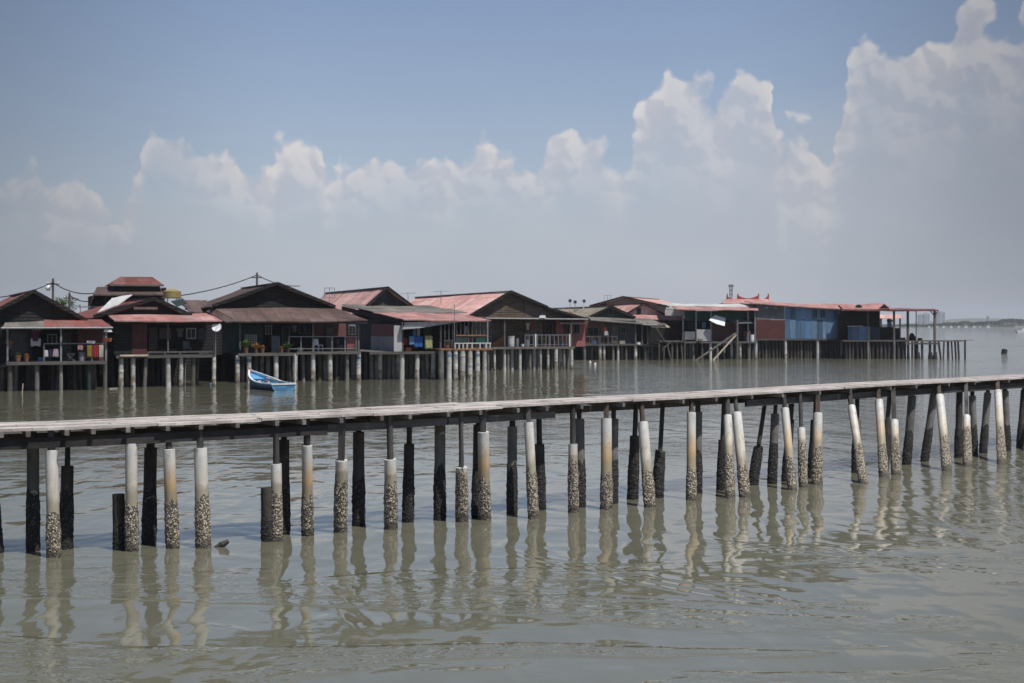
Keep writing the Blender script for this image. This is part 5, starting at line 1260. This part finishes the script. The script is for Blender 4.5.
for sg in (1,-1):
    mb=MB()
    for i in range(N-1):
        x,bw,zt_,zb_=secs[i]; x2,bw2,zt2,zb2=secs[i+1]
        mb.bar((x,sg*(bw*.985+.012),zt_*.82+zb_*.18),(x2,sg*(bw2*.985+.012),zt2*.82+zb2*.18),.012,.07)
    mb.build('painted_stripe',M['cloth_skyblue'],be)
for x in (.6,1.7,3.0): 
    f=x/LB; bw=.78*(1-max(0,(f-.45)/.55)**2.2); MB().slab([(x,-bw*.9,.2),(x,bw*.9,.2),(x,bw*.66,.0),(x,-bw*.66,.0)],(.05,0,0)).build('rib',M['boat_white'],be)
for x,wd in ((1.2,.68),(2.5,.7),(3.6,.5)): MB().box(x-.13,-wd,.25+.05*x*.6,x+.13,wd,.29+.05*x*.6).build('thwart',M['boat_blue'],be)
MB().slab([(3.9,-.42,.56),(4.9,-.06,.84),(4.9,.06,.84),(3.9,.42,.56)],(0,0,-.04)).build('fore_deck',M['boat_blue'],be)
MB().tube((4.95,0,.8),(5.02,0,1.2),.07,.05,8).build('stem_post',M['red_wall'],be)
e=MB().tube((0,0,0),(0,0,.12),.09,.05,8,3,.1); o=e.build('rope_coil',M['pale_wood']); o.parent=None; o.location=be.location+bow_dir*2.2+Vector((0,0,.34)); tag(o,'pale rope heap lying on the middle seat of the blue boat','rope')
for (f_,sd_,h_,r_,mt,nm,lab) in ((3.1,.25,.34,.12,'red_wall','bucket','small red bucket in the bow of the blue boat'),(2.9,-.3,.36,.13,'boat_white','jerry_can','white jerry can toward the bow of the blue boat'),(1.75,.3,.3,.1,'yellow_plastic','bucket','yellow bucket behind the middle seat of the blue boat')):
    c_=be.location+bow_dir*f_+right*sd_+Vector((0,0,.04+.03*f_)); q_=MB(); q_.tube((0,0,0),(0,0,h_),r_*.85,r_,10,2); e=q_.build(nm,M[mt]); e.location=c_; tag(e,lab,nm.replace('_',' '))
oa=MB(); oa.tube((-1.1,0,0),(1.1,0,.12),.025,.022,6); oa.slab([(1.1,-.07,.12),(1.55,-.08,.15),(1.55,.08,.15),(1.1,.07,.12)],(0,0,.02)); e=oa.build('oar',M['pale_wood']); e.location=be.location+bow_dir*1.9+right*.42+Vector((0,0,.46)); e.rotation_euler=be.rotation_euler; tag(e,'pale wooden oar lying along the seats of the blue boat','oar')
mb=MB()
for i in range(9):
    a=i*.7; 
    mb.slab([(math.cos(a)*.1*(i%3),math.sin(a)*.08*(i%2)-.3+.07*i,0),(math.cos(a)*.1+.25,-.25+.07*i,.02),(math.cos(a)*.1+.22,-.12+.07*i,.09),(0,-.15+.07*i,.07)],(0,0,-.03))
o=mb.build('fishing_net',M['cloth_cream']); o.location=be.location+bow_dir*.55+Vector((0,0,.3)); o.rotation_euler=be.rotation_euler; tag(o,'pale crumpled fishing net heaped in the stern of the blue boat','net')
def stake(px,yb,ytop,tx,r,mat,label):
    b_=ground(px,yb); t_=at(tx,ytop,b_.y); tag(MB().tube(b_-Vector((0,0,.7)),t_,r,r*.7,8,4,.05).build('mooring_pole',M[mat]),label,'pole','stakes standing in the water')
stake(21,393.5,383.5,23,.035,'pale_wood','thin pale stake leaning in the water near the left frame edge'); stake(295.5,389,354,295,.05,'white_paint','thin white mooring pole right beside the stern of the blue boat')
g=ground(213,385); e=empty('plastic_bottle',g,'pale blue plastic bottle floating below the satellite dish','bottle'); MB().tube((-.16,0,.03),(.1,0,.05),.1,.1,12,2).build('body',M['cloth_skyblue'],e); MB().tube((.1,0,.05),(.2,0,.06),.1,.04,12).build('neck',M['cloth_skyblue'],e)
g=ground(113,389); e=MB().bar((-.2,0,.02),(.25,.05,.05),.1,.05).build('driftwood',M['pale_wood']); e.location=g; tag(e,'yellowish plank scrap floating between the two left houses','driftwood')
for px,yb,lab in ((590,362.5,'white float on the water left of the grey house stilts'),(595,364.5,'white float nearest the camera before the grey house stilts')):
    g=ground(px,yb); e=empty('float',g,lab,'float'); MB().tube((0,0,-.1),(0,0,.18),.14,.1,10,3).build('body',M['white_metal'],e); MB().tube((0,0,.18),(0,0,.3),.03,.03,6).build('loop',M['wire'],e)
g=ground(1004,353.5); e=empty('buoy',g,'dark tilted drum buoy alone on the open water','buoy'); e.rotation_euler=(0,R(14),R(20))
MB().tube((0,0,-.3),(0,0,.5),.36,.38,14,3,.03).build('body',M['dark_cloth'],e); MB().tube((0,0,.5),(0,0,.58),.3,.24,14).build('cap',M['dark_cloth'],e); MB().tube((.3,0,.2),(.42,0,.32),.1,.08,8).build('fender',M['pile_dark'],e)
